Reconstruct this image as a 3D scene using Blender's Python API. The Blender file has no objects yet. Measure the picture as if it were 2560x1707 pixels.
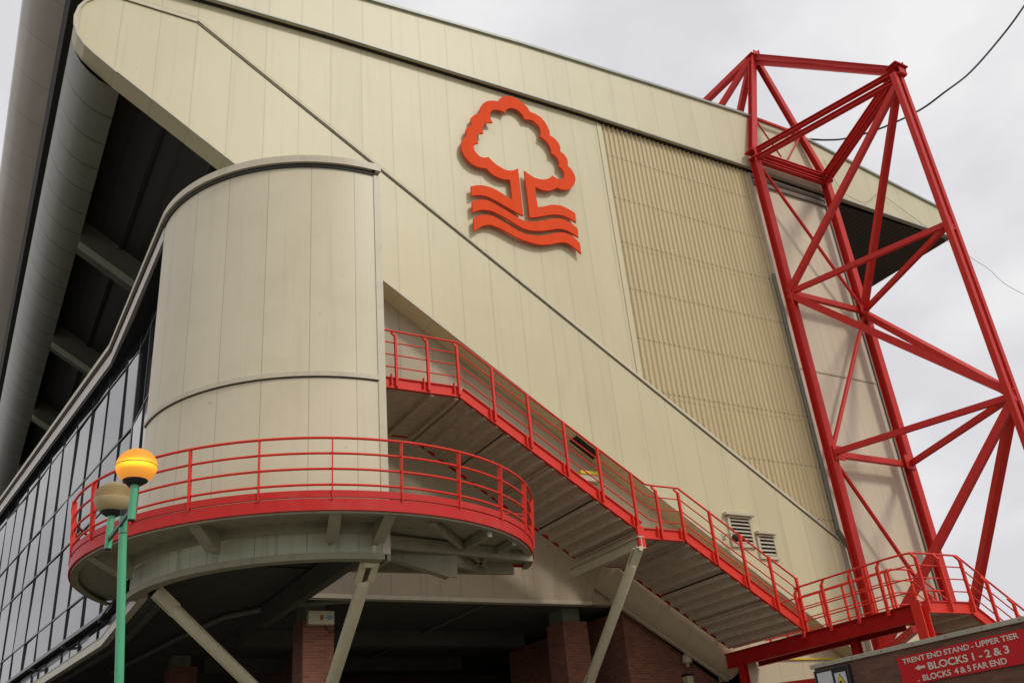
import bpy, bmesh, math, random
from mathutils import Vector, Matrix
random.seed(7)
scene = bpy.context.scene
col = scene.collection

# ------------------------------------------------------------------ camera
YAW, PITCH, ROLL = 0.560599508, 0.468797996, -0.0980580696
fw = Vector((math.sin(YAW)*math.cos(PITCH), math.cos(YAW)*math.cos(PITCH), math.sin(PITCH)))
r0 = Vector((math.cos(YAW), -math.sin(YAW), 0)); u0 = r0.cross(fw)
rt = math.cos(ROLL)*r0 + math.sin(ROLL)*u0; up = -math.sin(ROLL)*r0 + math.cos(ROLL)*u0
cd = bpy.data.cameras.new("camera"); cam = bpy.data.objects.new("camera", cd); col.objects.link(cam)
cd.sensor_width = 36; cd.sensor_fit = 'HORIZONTAL'; cd.lens = 2318.95/2560*36
cd.clip_start = 0.1; cd.clip_end = 3000
m = Matrix((rt, up, -fw)).transposed().to_4x4(); m.translation = (0, 0, 1.6); cam.matrix_world = m
scene.camera = cam

# ------------------------------------------------------------------ light
SUN_TO = Vector((0.42, -1.0, 1.0)).normalized()          # towards the sun
elev = math.asin(SUN_TO.z); azim = math.atan2(SUN_TO.x, SUN_TO.y)
world = bpy.data.worlds.new("World"); scene.world = world; world.use_nodes = True
wt = world.node_tree; wt.nodes.clear()
def wn(t): return wt.nodes.new(t)
wo = wn('ShaderNodeOutputWorld'); wb = wn('ShaderNodeBackground'); wb.inputs[1].default_value = 0.1
sky = wn('ShaderNodeTexSky'); sky.sky_type = 'NISHITA'; sky.sun_disc = False
sky.sun_elevation = elev; sky.sun_rotation = azim
tc = wn('ShaderNodeTexCoord'); mp = wn('ShaderNodeMapping'); mp.inputs['Scale'].default_value = (1.0, 1.0, 1.6)
n1 = wn('ShaderNodeTexNoise'); n1.inputs['Scale'].default_value = 3.4; n1.inputs['Detail'].default_value = 7; n1.inputs['Roughness'].default_value = 0.5
n1.inputs['Distortion'].default_value = 0.0
wt.links.new(tc.outputs['Generated'], mp.inputs[0]); wt.links.new(mp.outputs[0], n1.inputs['Vector'])
cr = wn('ShaderNodeValToRGB')
cr.color_ramp.elements[0].position = 0.38; cr.color_ramp.elements[0].color = (5.15, 5.12, 5.4, 1)
cr.color_ramp.elements[1].position = 0.60; cr.color_ramp.elements[1].color = (6.5, 6.42, 6.42, 1)
e_ = cr.color_ramp.elements.new(0.49); e_.color = (5.85, 5.8, 5.97, 1)
wt.links.new(n1.outputs[0], cr.inputs[0])
n2 = wn('ShaderNodeTexNoise'); n2.inputs['Scale'].default_value = 3.1; n2.inputs['Detail'].default_value = 6
wt.links.new(mp.outputs[0], n2.inputs['Vector'])
cr2 = wn('ShaderNodeValToRGB'); cr2.color_ramp.elements[0].position = 0.56; cr2.color_ramp.elements[0].color = (0, 0, 0, 1)
cr2.color_ramp.elements[1].position = 0.72; cr2.color_ramp.elements[1].color = (0.12, 0.12, 0.12, 1)
wt.links.new(n2.outputs[0], cr2.inputs[0])
mx = wn('ShaderNodeMixRGB'); wt.links.new(cr2.outputs[0], mx.inputs[0]); wt.links.new(cr.outputs[0], mx.inputs[1]); wt.links.new(sky.outputs[0], mx.inputs[2])
wt.links.new(mx.outputs[0], wb.inputs[0]); wt.links.new(wb.outputs[0], wo.inputs[0])
sd = bpy.data.lights.new("sun", 'SUN'); sd.energy = 1.1; sd.angle = math.radians(10); sd.color = (1.0, 0.95, 0.86)
so = bpy.data.objects.new("sun", sd); col.objects.link(so); so.rotation_euler = (-SUN_TO).to_track_quat('-Z', 'Y').to_euler()
vs = scene.view_settings; vs.view_transform = 'Standard'; vs.look = 'None'; vs.exposure = 0.45; vs.gamma = 1

# ------------------------------------------------------------------ materials
def newmat(name, rough=0.5, metallic=0.0, spec=0.5):
    mt = bpy.data.materials.new(name); mt.use_nodes = True
    nt = mt.node_tree; b = nt.nodes['Principled BSDF']
    b.inputs['Roughness'].default_value = rough; b.inputs['Metallic'].default_value = metallic
    b.inputs['Specular IOR Level'].default_value = spec
    return mt, nt, b
def math_(nt, op, a, b=None, c=None):
    n = nt.nodes.new('ShaderNodeMath'); n.operation = op
    for i, v in enumerate((a, b, c)):
        if v is None: continue
        if isinstance(v, (int, float)): n.inputs[i].default_value = v
        else: nt.links.new(v, n.inputs[i])
    return n.outputs[0]
def mixc(nt, f, a, b, mode='MIX'):
    n = nt.nodes.new('ShaderNodeMixRGB'); n.blend_type = mode
    for i, v in enumerate((f, a, b)):
        if isinstance(v, (int, float)): n.inputs[i].default_value = v
        elif isinstance(v, tuple): n.inputs[i].default_value = (*v, 1)
        else: nt.links.new(v, n.inputs[i])
    return n.outputs[0]
def noise(nt, vec, scale, detail=4, sc=(1, 1, 1), rough=0.5):
    mpn = nt.nodes.new('ShaderNodeMapping'); mpn.inputs['Scale'].default_value = sc
    nt.links.new(vec, mpn.inputs[0])
    n = nt.nodes.new('ShaderNodeTexNoise'); n.inputs['Scale'].default_value = scale; n.inputs['Detail'].default_value = detail
    n.inputs['Roughness'].default_value = rough
    nt.links.new(mpn.outputs[0], n.inputs['Vector']); return n.outputs[0]
def ramp(nt, f, p0, p1, c0=(0, 0, 0), c1=(1, 1, 1)):
    n = nt.nodes.new('ShaderNodeValToRGB'); n.color_ramp.elements[0].position = p0; n.color_ramp.elements[1].position = p1
    n.color_ramp.elements[0].color = (*c0, 1); n.color_ramp.elements[1].color = (*c1, 1); nt.links.new(f, n.inputs[0]); return n.outputs[0]
def pos(nt):
    g = nt.nodes.new('ShaderNodeNewGeometry'); s = nt.nodes.new('ShaderNodeSeparateXYZ'); nt.links.new(g.outputs['Position'], s.inputs[0])
    return g.outputs['Position'], s.outputs[0], s.outputs[1], s.outputs[2]
def bump(nt, b, h, strength=0.3, dist=0.02):
    n = nt.nodes.new('ShaderNodeBump'); n.inputs['Strength'].default_value = strength; n.inputs['Distance'].default_value = dist
    nt.links.new(h, n.inputs['Height']); nt.links.new(n.outputs[0], b.inputs['Normal'])

def panel_mat(name, colr, axis='x', off=3.37, step=0.99, width=0.013, joint=0.42, grime=0.25, streak=0.15, rough=0.45, centre=None, extra_rows=None):
    """painted metal cladding: joints, slight tone change per panel, rain streaks, soft grime"""
    mt, nt, b = newmat(name, rough)
    P, X, Y, Z = pos(nt)
    if axis == 'ang':
        c = math_(nt, 'ARCTAN2', math_(nt, 'SUBTRACT', Y, centre[1]), math_(nt, 'SUBTRACT', X, centre[0]))
        c = math_(nt, 'MULTIPLY', c, 180/math.pi)
    else: c = {'x': X, 'y': Y, 'z': Z}[axis]
    t = math_(nt, 'DIVIDE', math_(nt, 'SUBTRACT', c, off), step)
    fr = math_(nt, 'FRACT', t); fl = math_(nt, 'FLOOR', t)
    d = math_(nt, 'MINIMUM', fr, math_(nt, 'SUBTRACT', 1.0, fr))
    line = math_(nt, 'LESS_THAN', d, width/step/2)
    wnz = nt.nodes.new('ShaderNodeTexWhiteNoise'); wnz.noise_dimensions = '1D'; nt.links.new(fl, wnz.inputs['W'])
    tone = math_(nt, 'MULTIPLY_ADD', wnz.outputs[0], 0.05, 0.955)
    colc = mixc(nt, 1.0, colr, tone, 'MULTIPLY')
    st = ramp(nt, noise(nt, P, 1.0, 5, (5, 5, 0.22), 0.6), 0.55, 0.72)
    colc = mixc(nt, math_(nt, 'MULTIPLY', st, streak), colc, tuple(v*0.45 for v in colr))
    gr = ramp(nt, noise(nt, P, 0.55, 6, (1, 1, 1), 0.6), 0.45, 0.75)
    colc = mixc(nt, math_(nt, 'MULTIPLY', gr, grime), colc, tuple(v*f for v, f in zip(colr, (0.78, 0.76, 0.7))))
    sp = math_(nt, 'GREATER_THAN', noise(nt, P, 7.0, 3), 0.735)
    colc = mixc(nt, math_(nt, 'MULTIPLY', sp, 0.35), colc, tuple(v*0.4 for v in colr))
    nearl = math_(nt, 'MULTIPLY', math_(nt, 'LESS_THAN', d, 0.05/step), 0.05)
    colc = mixc(nt, nearl, colc, tuple(v*0.5 for v in colr))
    colc = mixc(nt, math_(nt, 'MULTIPLY', line, joint), colc, tuple(v*0.25 for v in colr))
    nt.links.new(colc, b.inputs['Base Color'])
    h = math_(nt, 'MULTIPLY_ADD', line, -1.0, math_(nt, 'MULTIPLY', noise(nt, P, 1.3, 2), 0.35))
    bump(nt, b, h, 0.25, 0.02)
    return mt
def paint_mat(name, colr, rough=0.4, wear=0.25, wearcol=None, scale=6.0, spec=0.5, streak=0.15, chips=0.3, chipcol=None):
    mt, nt, b = newmat(name, rough, spec=spec)
    P, X, Y, Z = pos(nt)
    g = ramp(nt, noise(nt, P, scale, 6, (1, 1, 1), 0.65), 0.5, 0.78)
    c = mixc(nt, math_(nt, 'MULTIPLY', g, wear), colr, wearcol or tuple(v*0.45 for v in colr))
    s = ramp(nt, noise(nt, P, 1.0, 4, (8, 8, 0.5)), 0.5, 0.8)
    c = mixc(nt, math_(nt, 'MULTIPLY', s, streak), c, tuple(v*0.5 for v in colr))
    ch = math_(nt, 'GREATER_THAN', noise(nt, P, 14.0, 5, (1, 1, 1), 0.7), 0.655)
    c = mixc(nt, math_(nt, 'MULTIPLY', ch, chips), c, chipcol or tuple(v*0.4 for v in colr))
    nt.links.new(c, b.inputs['Base Color'])
    bump(nt, b, noise(nt, P, 40, 2), 0.08, 0.004)
    return mt
def brick_mat(name, axis='x', c1=(0.20, 0.062, 0.035), c2=(0.30, 0.10, 0.055), mortar=(0.22, 0.17, 0.13)):
    mt, nt, b = newmat(name, 0.85)
    P, X, Y, Z = pos(nt)
    cmb = nt.nodes.new('ShaderNodeCombineXYZ'); nt.links.new(math_(nt, 'ADD', X, Y), cmb.inputs[0]); nt.links.new(Z, cmb.inputs[1])
    bt = nt.nodes.new('ShaderNodeTexBrick'); nt.links.new(cmb.outputs[0], bt.inputs['Vector'])
    bt.inputs['Scale'].default_value = 1.0; bt.inputs['Brick Width'].default_value = 0.225; bt.inputs['Row Height'].default_value = 0.075
    bt.inputs['Mortar Size'].default_value = 0.007; bt.inputs['Mortar Smooth'].default_value = 0.3
    bt.inputs['Color1'].default_value = (*c1, 1); bt.inputs['Color2'].default_value = (*c2, 1); bt.inputs['Mortar'].default_value = (*mortar, 1)
    g = ramp(nt, noise(nt, P, 1.2, 6), 0.4, 0.8)
    c = mixc(nt, math_(nt, 'MULTIPLY', g, 0.45), bt.outputs['Color'], (0.07, 0.045, 0.03))
    nt.links.new(c, b.inputs['Base Color'])
    bump(nt, b, math_(nt, 'SUBTRACT', math_(nt, 'MULTIPLY', noise(nt, P, 30, 3), 0.4), bt.outputs['Fac']), 0.5, 0.012)
    return mt
def concrete_mat(name, colr, scale=2.0, var=0.5):
    mt, nt, b = newmat(name, 0.9)
    P, X, Y, Z = pos(nt)
    g = ramp(nt, noise(nt, P, scale, 8, (1, 1, 1), 0.65), 0.35, 0.75)
    c = mixc(nt, math_(nt, 'MULTIPLY', g, var), colr, tuple(v*0.5 for v in colr))
    nt.links.new(c, b.inputs['Base Color']); bump(nt, b, noise(nt, P, 12, 6), 0.3, 0.02)
    return mt
def plain(name, colr, rough=0.5, metallic=0, spec=0.5):
    mt, nt, b = newmat(name, rough, metallic, spec)
    P, X, Y, Z = pos(nt)
    c = mixc(nt, math_(nt, 'MULTIPLY', noise(nt, P, 9, 4), 0.2), colr, tuple(v*0.6 for v in colr))
    nt.links.new(c, b.inputs['Base Color']); return mt
CREAM = (0.60, 0.535, 0.335)
M = {}
M['clad'] = panel_mat('cream_cladding', CREAM)
M['fascia'] = panel_mat('cream_fascia_cladding', (0.62, 0.56, 0.37))
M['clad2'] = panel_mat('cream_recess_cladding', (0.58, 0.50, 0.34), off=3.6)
M['strip'] = panel_mat('pale_strip_cladding', (0.64, 0.555, 0.41), off=24.5, step=1.0)
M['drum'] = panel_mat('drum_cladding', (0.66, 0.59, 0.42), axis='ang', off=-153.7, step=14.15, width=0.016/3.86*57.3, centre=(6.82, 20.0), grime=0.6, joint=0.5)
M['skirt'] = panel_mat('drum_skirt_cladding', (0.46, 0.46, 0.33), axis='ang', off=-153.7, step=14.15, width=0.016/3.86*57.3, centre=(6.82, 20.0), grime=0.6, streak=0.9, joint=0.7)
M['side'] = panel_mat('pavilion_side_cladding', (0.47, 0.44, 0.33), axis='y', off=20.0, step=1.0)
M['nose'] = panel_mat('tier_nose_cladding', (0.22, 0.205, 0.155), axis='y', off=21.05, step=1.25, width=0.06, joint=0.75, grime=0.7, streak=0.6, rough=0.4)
M['roofnose'] = panel_mat('roof_nose_cladding', (0.62, 0.55, 0.48), axis='y', off=20.3, step=1.9, width=0.03, grime=0.4)
M['lowshade'] = panel_mat('shaded_low_cladding', (0.33, 0.27, 0.18), off=3.6, grime=0.6, streak=0.5)  # unused copy of the recess cladding, shade put into a darker base
M['ribflange'] = paint_mat('rib_flange_paint', (0.26, 0.24, 0.17), 0.6, 0.4)
M['clad3'] = panel_mat('shaded_recess_cladding', (0.43, 0.355, 0.245), off=3.6, grime=0.5, streak=0.35)  # recess cladding darkened to stand in for shade below deck and stairs
M['trim'] = paint_mat('cream_trim', (0.55, 0.49, 0.36), 0.45, 0.5, (0.28, 0.24, 0.17), 3.0)
M['soffit'] = paint_mat('soffit_trim', (0.46, 0.38, 0.27), 0.5, 0.5, (0.22, 0.18, 0.12), 3.0)
M['gutter'] = paint_mat('grey_green_gutter', (0.33, 0.36, 0.31), 0.4, 0.5, (0.12, 0.12, 0.10), 4.0)
M['dark'] = paint_mat('dark_steel', (0.035, 0.033, 0.027), 0.6, 0.3)
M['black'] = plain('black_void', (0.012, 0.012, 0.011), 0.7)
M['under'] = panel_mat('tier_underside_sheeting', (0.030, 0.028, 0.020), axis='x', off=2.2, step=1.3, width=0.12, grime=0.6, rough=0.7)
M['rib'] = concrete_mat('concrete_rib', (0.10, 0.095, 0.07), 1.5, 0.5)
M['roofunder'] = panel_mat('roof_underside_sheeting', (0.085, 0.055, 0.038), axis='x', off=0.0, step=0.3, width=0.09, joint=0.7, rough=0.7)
M['red'] = paint_mat('red_steel_paint', (0.55, 0.024, 0.018), 0.5, 0.35, (0.36, 0.03, 0.02), 2.5, 0.25, chips=0.55, chipcol=(0.17, 0.06, 0.035))
M['redrail'] = paint_mat('red_rail_paint', (0.72, 0.040, 0.022), 0.45, 0.25, (0.42, 0.03, 0.02), 5, 0.25, chips=0.55, chipcol=(0.17, 0.06, 0.035))
M['reddark'] = paint_mat('deep_red_beam_paint', (0.42, 0.012, 0.010), 0.55, 0.3, (0.2, 0.01, 0.01), 3, 0.15)
M['redband'] = paint_mat('red_deck_edge_paint', (0.56, 0.022, 0.018), 0.5, 0.35, (0.52, 0.10, 0.08), 2.2, 0.25, chips=0.55, chipcol=(0.17, 0.06, 0.035))
M['emblem'] = paint_mat('orange_red_emblem', (0.79, 0.082, 0.020), 0.75, 0.22, (0.55, 0.06, 0.02), 1.5, 0.1, 0.25, 0.2)
M['steps'] = concrete_mat('pale_stair_soffit', (0.60, 0.48, 0.36), 5.0, 0.55)
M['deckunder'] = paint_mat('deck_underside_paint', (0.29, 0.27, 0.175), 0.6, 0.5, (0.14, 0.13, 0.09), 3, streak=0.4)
M['strut'] = paint_mat('pale_strut_paint', (0.58, 0.53, 0.36), 0.35, 0.35, (0.30, 0.24, 0.15), 5)
M['brick'] = brick_mat('red_brick')
M['brickw'] = brick_mat('brown_brick', c1=(0.11, 0.045, 0.026), c2=(0.17, 0.07, 0.038), mortar=(0.11, 0.075, 0.055))
M['pad'] = concrete_mat('concrete_padstone', (0.20, 0.20, 0.15), 4)
M['ceil'] = concrete_mat('dark_concrete_ceiling', (0.085, 0.082, 0.058), 1.2, 0.6)
M['coping'] = paint_mat('grey_coping', (0.36, 0.33, 0.25), 0.5, 0.4, (0.2, 0.17, 0.12), 3)
M['groundsheet'] = concrete_mat('low_bounce_ground', (0.05, 0.048, 0.042), 3.0, 0.4)
M['asphalt'] = concrete_mat('pale_bounce_ground', (0.20, 0.185, 0.155), 3.0, 0.4)  # unseen ground, paleness chosen to bounce light up under the stairs
M['green'] = paint_mat('green_post_paint', (0.075, 0.40, 0.20), 0.35, 0.3, (0.05, 0.22, 0.12), 8)
M['darkgreen'] = plain('dark_green_bar', (0.012, 0.05, 0.035), 0.5)
M['mull'] = plain('dark_mullion', (0.022, 0.028, 0.028), 0.35)
M['white'] = plain('white_lettering', (0.62, 0.56, 0.46), 0.6)
M['signred'] = paint_mat('red_sign_face', (0.50, 0.018, 0.022), 0.6, 0.3, (0.35, 0.02, 0.02), 4, 0.15)
M['yellow'] = plain('warning_yellow', (0.75, 0.55, 0.02), 0.5)
M['paper'] = plain('white_notice_paper', (0.55, 0.55, 0.55), 0.7)
M['box'] = plain('cream_box_plastic', (0.50, 0.46, 0.28), 0.4)
M['blue'] = plain('blue_logo_paint', (0.05, 0.22, 0.5), 0.5)
M['amber'] = plain('amber_warning_paint', (0.35, 0.19, 0.03), 0.5)
M['cable'] = plain('black_cable', (0.01, 0.01, 0.01), 0.6)
M['wire'] = plain('grey_wire', (0.25, 0.23, 0.18), 0.6)
M['galv'] = plain('grey_pipe', (0.16, 0.155, 0.13), 0.4)
M['weed'] = plain('dry_grass', (0.22, 0.17, 0.09), 0.8)
M['lattice'] = plain('grey_lattice_steel', (0.3, 0.3, 0.28), 0.5)
# glass
mt, nt, b = newmat('tinted_glass', 0.03, 0.0, 0.9); b.inputs['Base Color'].default_value = (0.02, 0.022, 0.024, 1); b.inputs['IOR'].default_value = 2.1
P, X, Y, Z = pos(nt); bump(nt, b, noise(nt, P, 0.35, 1), 0.05, 0.05); M['glass'] = mt
# corrugated sheeting with rows of fixings
mt, nt, b = newmat('corrugated_sheet', 0.5)
P, X, Y, Z = pos(nt)
base = (0.57, 0.455, 0.25)
c = mixc(nt, math_(nt, 'MULTIPLY', ramp(nt, noise(nt, P, 1.0, 6, (9, 9, 0.25), 0.65), 0.4, 0.8), 0.45), base, (0.30, 0.25, 0.13))
c = mixc(nt, math_(nt, 'MULTIPLY', ramp(nt, noise(nt, P, 9, 5), 0.5, 0.8), 0.35), c, (0.56, 0.50, 0.35))
rowf = math_(nt, 'FRACT', math_(nt, 'DIVIDE', math_(nt, 'SUBTRACT', Z, 22.22-0.92), 1.85))
rowd = math_(nt, 'ABSOLUTE', math_(nt, 'SUBTRACT', rowf, 0.5))
colf = math_(nt, 'ABSOLUTE', math_(nt, 'SUBTRACT', math_(nt, 'FRACT', math_(nt, 'DIVIDE', X, 0.105)), 0.5))
dot = math_(nt, 'MULTIPLY', math_(nt, 'LESS_THAN', rowd, 0.022/1.85), math_(nt, 'LESS_THAN', colf, 0.2))
c = mixc(nt, math_(nt, 'MULTIPLY', dot, 0.8), c, (0.06, 0.045, 0.02))
lapf = math_(nt, 'ABSOLUTE', math_(nt, 'SUBTRACT', math_(nt, 'FRACT', math_(nt, 'DIVIDE', math_(nt, 'SUBTRACT', Z, 18.33-2.77), 5.55)), 0.5))
c = mixc(nt, math_(nt, 'MULTIPLY', math_(nt, 'LESS_THAN', lapf, 0.008/5.55), 0.5), c, (0.1, 0.08, 0.04))
nt.links.new(c, b.inputs['Base Color']); M['corr'] = mt
# globes
def globe_mat(name, lit):
    mt, nt, b = newmat(name, 0.55, spec=0.25)
    tcn = nt.nodes.new('ShaderNodeTexCoord'); s = nt.nodes.new('ShaderNodeSeparateXYZ'); nt.links.new(tcn.outputs['Object'], s.inputs[0])
    Z = s.outputs[2]
    band = nt.nodes.new('ShaderNodeValToRGB'); r = band.color_ramp
    zz = math_(nt, 'MULTIPLY_ADD', Z, 1/0.43, 0.5); nt.links.new(zz, band.inputs[0])
    if lit:
        b.inputs['Base Color'].default_value = (0.55, 0.25, 0.03, 1)
        r.elements[0].position = 0.08; r.elements[0].color = (0.62, 0.20, 0.035, 1)
        r.elements[1].position = 0.95; r.elements[1].color = (0.42, 0.15, 0.01, 1)
        for p_, c_ in ((0.3, (0.75, 0.27, 0.03)), (0.42, (1.05, 0.46, 0.02)), (0.52, (1.0, 0.42, 0.01)), (0.66, (0.62, 0.20, 0.008)), (0.8, (0.42, 0.14, 0.012))):
            e = r.elements.new(p_); e.color = (*c_, 1)
        # the lamp arc inside seen through the diffuser: a hotter patch facing outwards
        lw = nt.nodes.new('ShaderNodeLayerWeight'); lw.inputs[0].default_value = 0.5
        hot = math_(nt, 'POWER', math_(nt, 'SUBTRACT', 1.0, lw.outputs['Facing']), 3.0)
        zb = math_(nt, 'ABSOLUTE', math_(nt, 'SUBTRACT', zz, 0.47)); zb = math_(nt, 'MAXIMUM', math_(nt, 'SUBTRACT', 1.0, math_(nt, 'MULTIPLY', zb, 7.0)), 0.0)
        hot = math_(nt, 'MULTIPLY', hot, zb)
        e_c = mixc(nt, hot, band.outputs[0], (2.2, 1.35, 0.04))
        nt.links.new(e_c, b.inputs['Emission Color']); b.inputs['Emission Strength'].default_value = 0.62
    else:
        b.inputs['Base Color'].default_value = (0.3, 0.25, 0.13, 1)
        r.elements[0].position = 0.0; r.elements[0].color = (0.42, 0.36, 0.19, 1); r.elements[1].position = 1.0; r.elements[1].color = (0.40, 0.33, 0.19, 1)
        for p_, c_ in ((0.45, (0.46, 0.37, 0.20)), (0.55, (0.26, 0.19, 0.075)), (0.72, (0.22, 0.16, 0.06))):
            e = r.elements.new(p_); e.color = (*c_, 1)
        nt.links.new(band.outputs[0], b.inputs['Base Color'])
    return mt
M['lit'] = globe_mat('lit_amber_globe', True); M['unlit'] = globe_mat('unlit_amber_globe', False)

# ------------------------------------------------------------------ helpers
class MB:
    def __init__(s): s.v = []; s.f = []; s.sm = []
    def add(s, vs, fs, smooth=False):
        o = len(s.v); s.v += [tuple(v) for v in vs]; s.f += [tuple(i+o for i in f) for f in fs]; s.sm += [smooth]*len(fs); return s
    def box(s, x0, x1, y0, y1, z0, z1):
        v = [(x, y, z) for z in (z0, z1) for y in (y0, y1) for x in (x0, x1)]
        return s.add(v, [(0, 2, 3, 1), (4, 5, 7, 6), (0, 1, 5, 4), (2, 6, 7, 3), (0, 4, 6, 2), (1, 3, 7, 5)])
    def bar(s, p, q, w, h, upv=(0, 0, 1), ou=0.0, ov=0.0):
        p = Vector(p); q = Vector(q); d = (q-p).normalized(); u = Vector(upv)
        if abs(d.dot(u)) > 0.98: u = Vector((0, 1, 0))
        a = d.cross(u).normalized(); b_ = a.cross(d).normalized()
        p = p + a*ou + b_*ov; q = q + a*ou + b_*ov
        v = [c + a*sx*w/2 + b_*sz*h/2 for c in (p, q) for sx, sz in ((-1, -1), (1, -1), (1, 1), (-1, 1))]
        return s.add(v, [(3, 2, 1, 0), (4, 5, 6, 7), (0, 1, 5, 4), (1, 2, 6, 5), (2, 3, 7, 6), (3, 0, 4, 7)])
    def ibeam(s, p, q, w, h, t=0.03, upv=(0, 0, 1)):
        s.bar(p, q, w, t, upv, 0, h/2-t/2); s.bar(p, q, w, t, upv, 0, -h/2+t/2); return s.bar(p, q, t, h-2*t, upv)
    def tube(s, pts, r, n=10, closed=False, cap=True):
        pts = [Vector(p) for p in pts]; N = len(pts); rings = []
        u = None
        for i, p in enumerate(pts):
            if closed: d = (pts[(i+1) % N]-pts[i-1]).normalized()
            else: d = ((pts[min(i+1, N-1)]-p).normalized() + (p-pts[max(i-1, 0)]).normalized()).normalized()
            if u is None:
                u = Vector((0, 0, 1)) if abs(d.z) < 0.9 else Vector((1, 0, 0))
            a = (u - d*u.dot(d)).normalized(); b_ = d.cross(a); u = a
            rr = r[i] if isinstance(r, (list, tuple)) else r
            rings.append([p + (a*math.cos(2*math.pi*k/n) + b_*math.sin(2*math.pi*k/n))*rr for k in range(n)])
        v = [x for rg in rings for x in rg]; f = []
        for i in range(N if closed else N-1):
            j = (i+1) % N
            for k in range(n): f.append((i*n+k, i*n+(k+1) % n, j*n+(k+1) % n, j*n+k))
        s.add(v, f, True)
        if cap and not closed:
            s.add(rings[0], [tuple(reversed(range(n)))]); s.add(rings[-1], [tuple(range(n))])
        return s
    def prism(s, poly, y0, y1, axis='y', edge=None):
        """closed polygon extruded along an axis; poly in the other two coordinates"""
        n = len(poly)
        def P(a, b, y):
            return (a, y, b) if axis == 'y' else ((y, a, b) if axis == 'x' else (a, b, y))
        v = [P(a, b, y0) for a, b in poly] + [P(a, b, y1) for a, b in poly]
        return s.add(v, [tuple(range(n)), tuple(reversed(range(n, 2*n)))] + [(i, i+n, (i+1) % n + n, (i+1) % n) for i in range(n)])
    def sheet(s, pts, y0, y1, smooth=True):
        """open XZ polyline extruded along y"""
        n = len(pts); v = [(x, y0, z) for x, z in pts] + [(x, y1, z) for x, z in pts]
        return s.add(v, [(i, i+1, i+1+n, i+n) for i in range(n-1)], smooth)
    def lathe(s, c, prof, n=24, smooth=True):
        v = []; f = []; m_ = len(prof)
        for k in range(n):
            a = 2*math.pi*k/n
            for r, z in prof: v.append((c[0]+r*math.cos(a), c[1]+r*math.sin(a), c[2]+z))
        for k in range(n):
            for i in range(m_-1): f.append((k*m_+i, ((k+1) % n)*m_+i, ((k+1) % n)*m_+i+1, k*m_+i+1))
        return s.add(v, f, smooth)
    def arcwall(s, c, r0_, r1_, z0, z1, a0, a1, n=48):
        """ring segment of rectangular section"""
        v = []; f = []
        for k in range(n+1):
            a = math.radians(a0+(a1-a0)*k/n); ca, sa = math.cos(a), math.sin(a)
            for r, z in ((r0_, z0), (r1_, z0), (r1_, z1), (r0_, z1)): v.append((c[0]+r*ca, c[1]+r*sa, z))
        for k in range(n):
            for i in range(4): f.append((k*4+i, k*4+(i+1) % 4, (k+1)*4+(i+1) % 4, (k+1)*4+i))
        f.append((3, 2, 1, 0)); f.append((n*4, n*4+1, n*4+2, n*4+3))
        return s.add(v, f)
    def build(s, name, mat, parent=None, bevel=0.0):
        me = bpy.data.meshes.new(name); me.from_pydata(s.v, [], s.f); me.update()
        bm = bmesh.new(); bm.from_mesh(me)
        for i, fc in enumerate(bm.faces): fc.smooth = s.sm[i] if i < len(s.sm) else False
        big = [fc for fc in bm.faces if len(fc.verts) > 4]
        if big: bmesh.ops.triangulate(bm, faces=big)
        bmesh.ops.recalc_face_normals(bm, faces=bm.faces)
        bm.to_mesh(me); bm.free()
        me.materials.append(mat)
        o = bpy.data.objects.new(name, me); col.objects.link(o)
        if parent is not None:
            o.parent = parent; o.matrix_parent_inverse = parent.matrix_world.inverted()
        if bevel:
            bv = o.modifiers.new('bevel', 'BEVEL'); bv.width = bevel; bv.segments = 2; bv.limit_method = 'ANGLE'
        return o
def empty(name, loc, label, cat, group=None):
    o = bpy.data.objects.new(name, None); col.objects.link(o); o.location = loc; o.empty_display_size = 0.3
    o.matrix_world = Matrix.Translation(loc); o['label'] = label; o['category'] = cat
    if group: o['group'] = group
    return o
def tag(o, label=None, cat=None, group=None, kind=None):
    if label: o['label'] = label
    if cat: o['category'] = cat
    if group: o['group'] = group
    if kind: o['kind'] = kind
    return o
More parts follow.
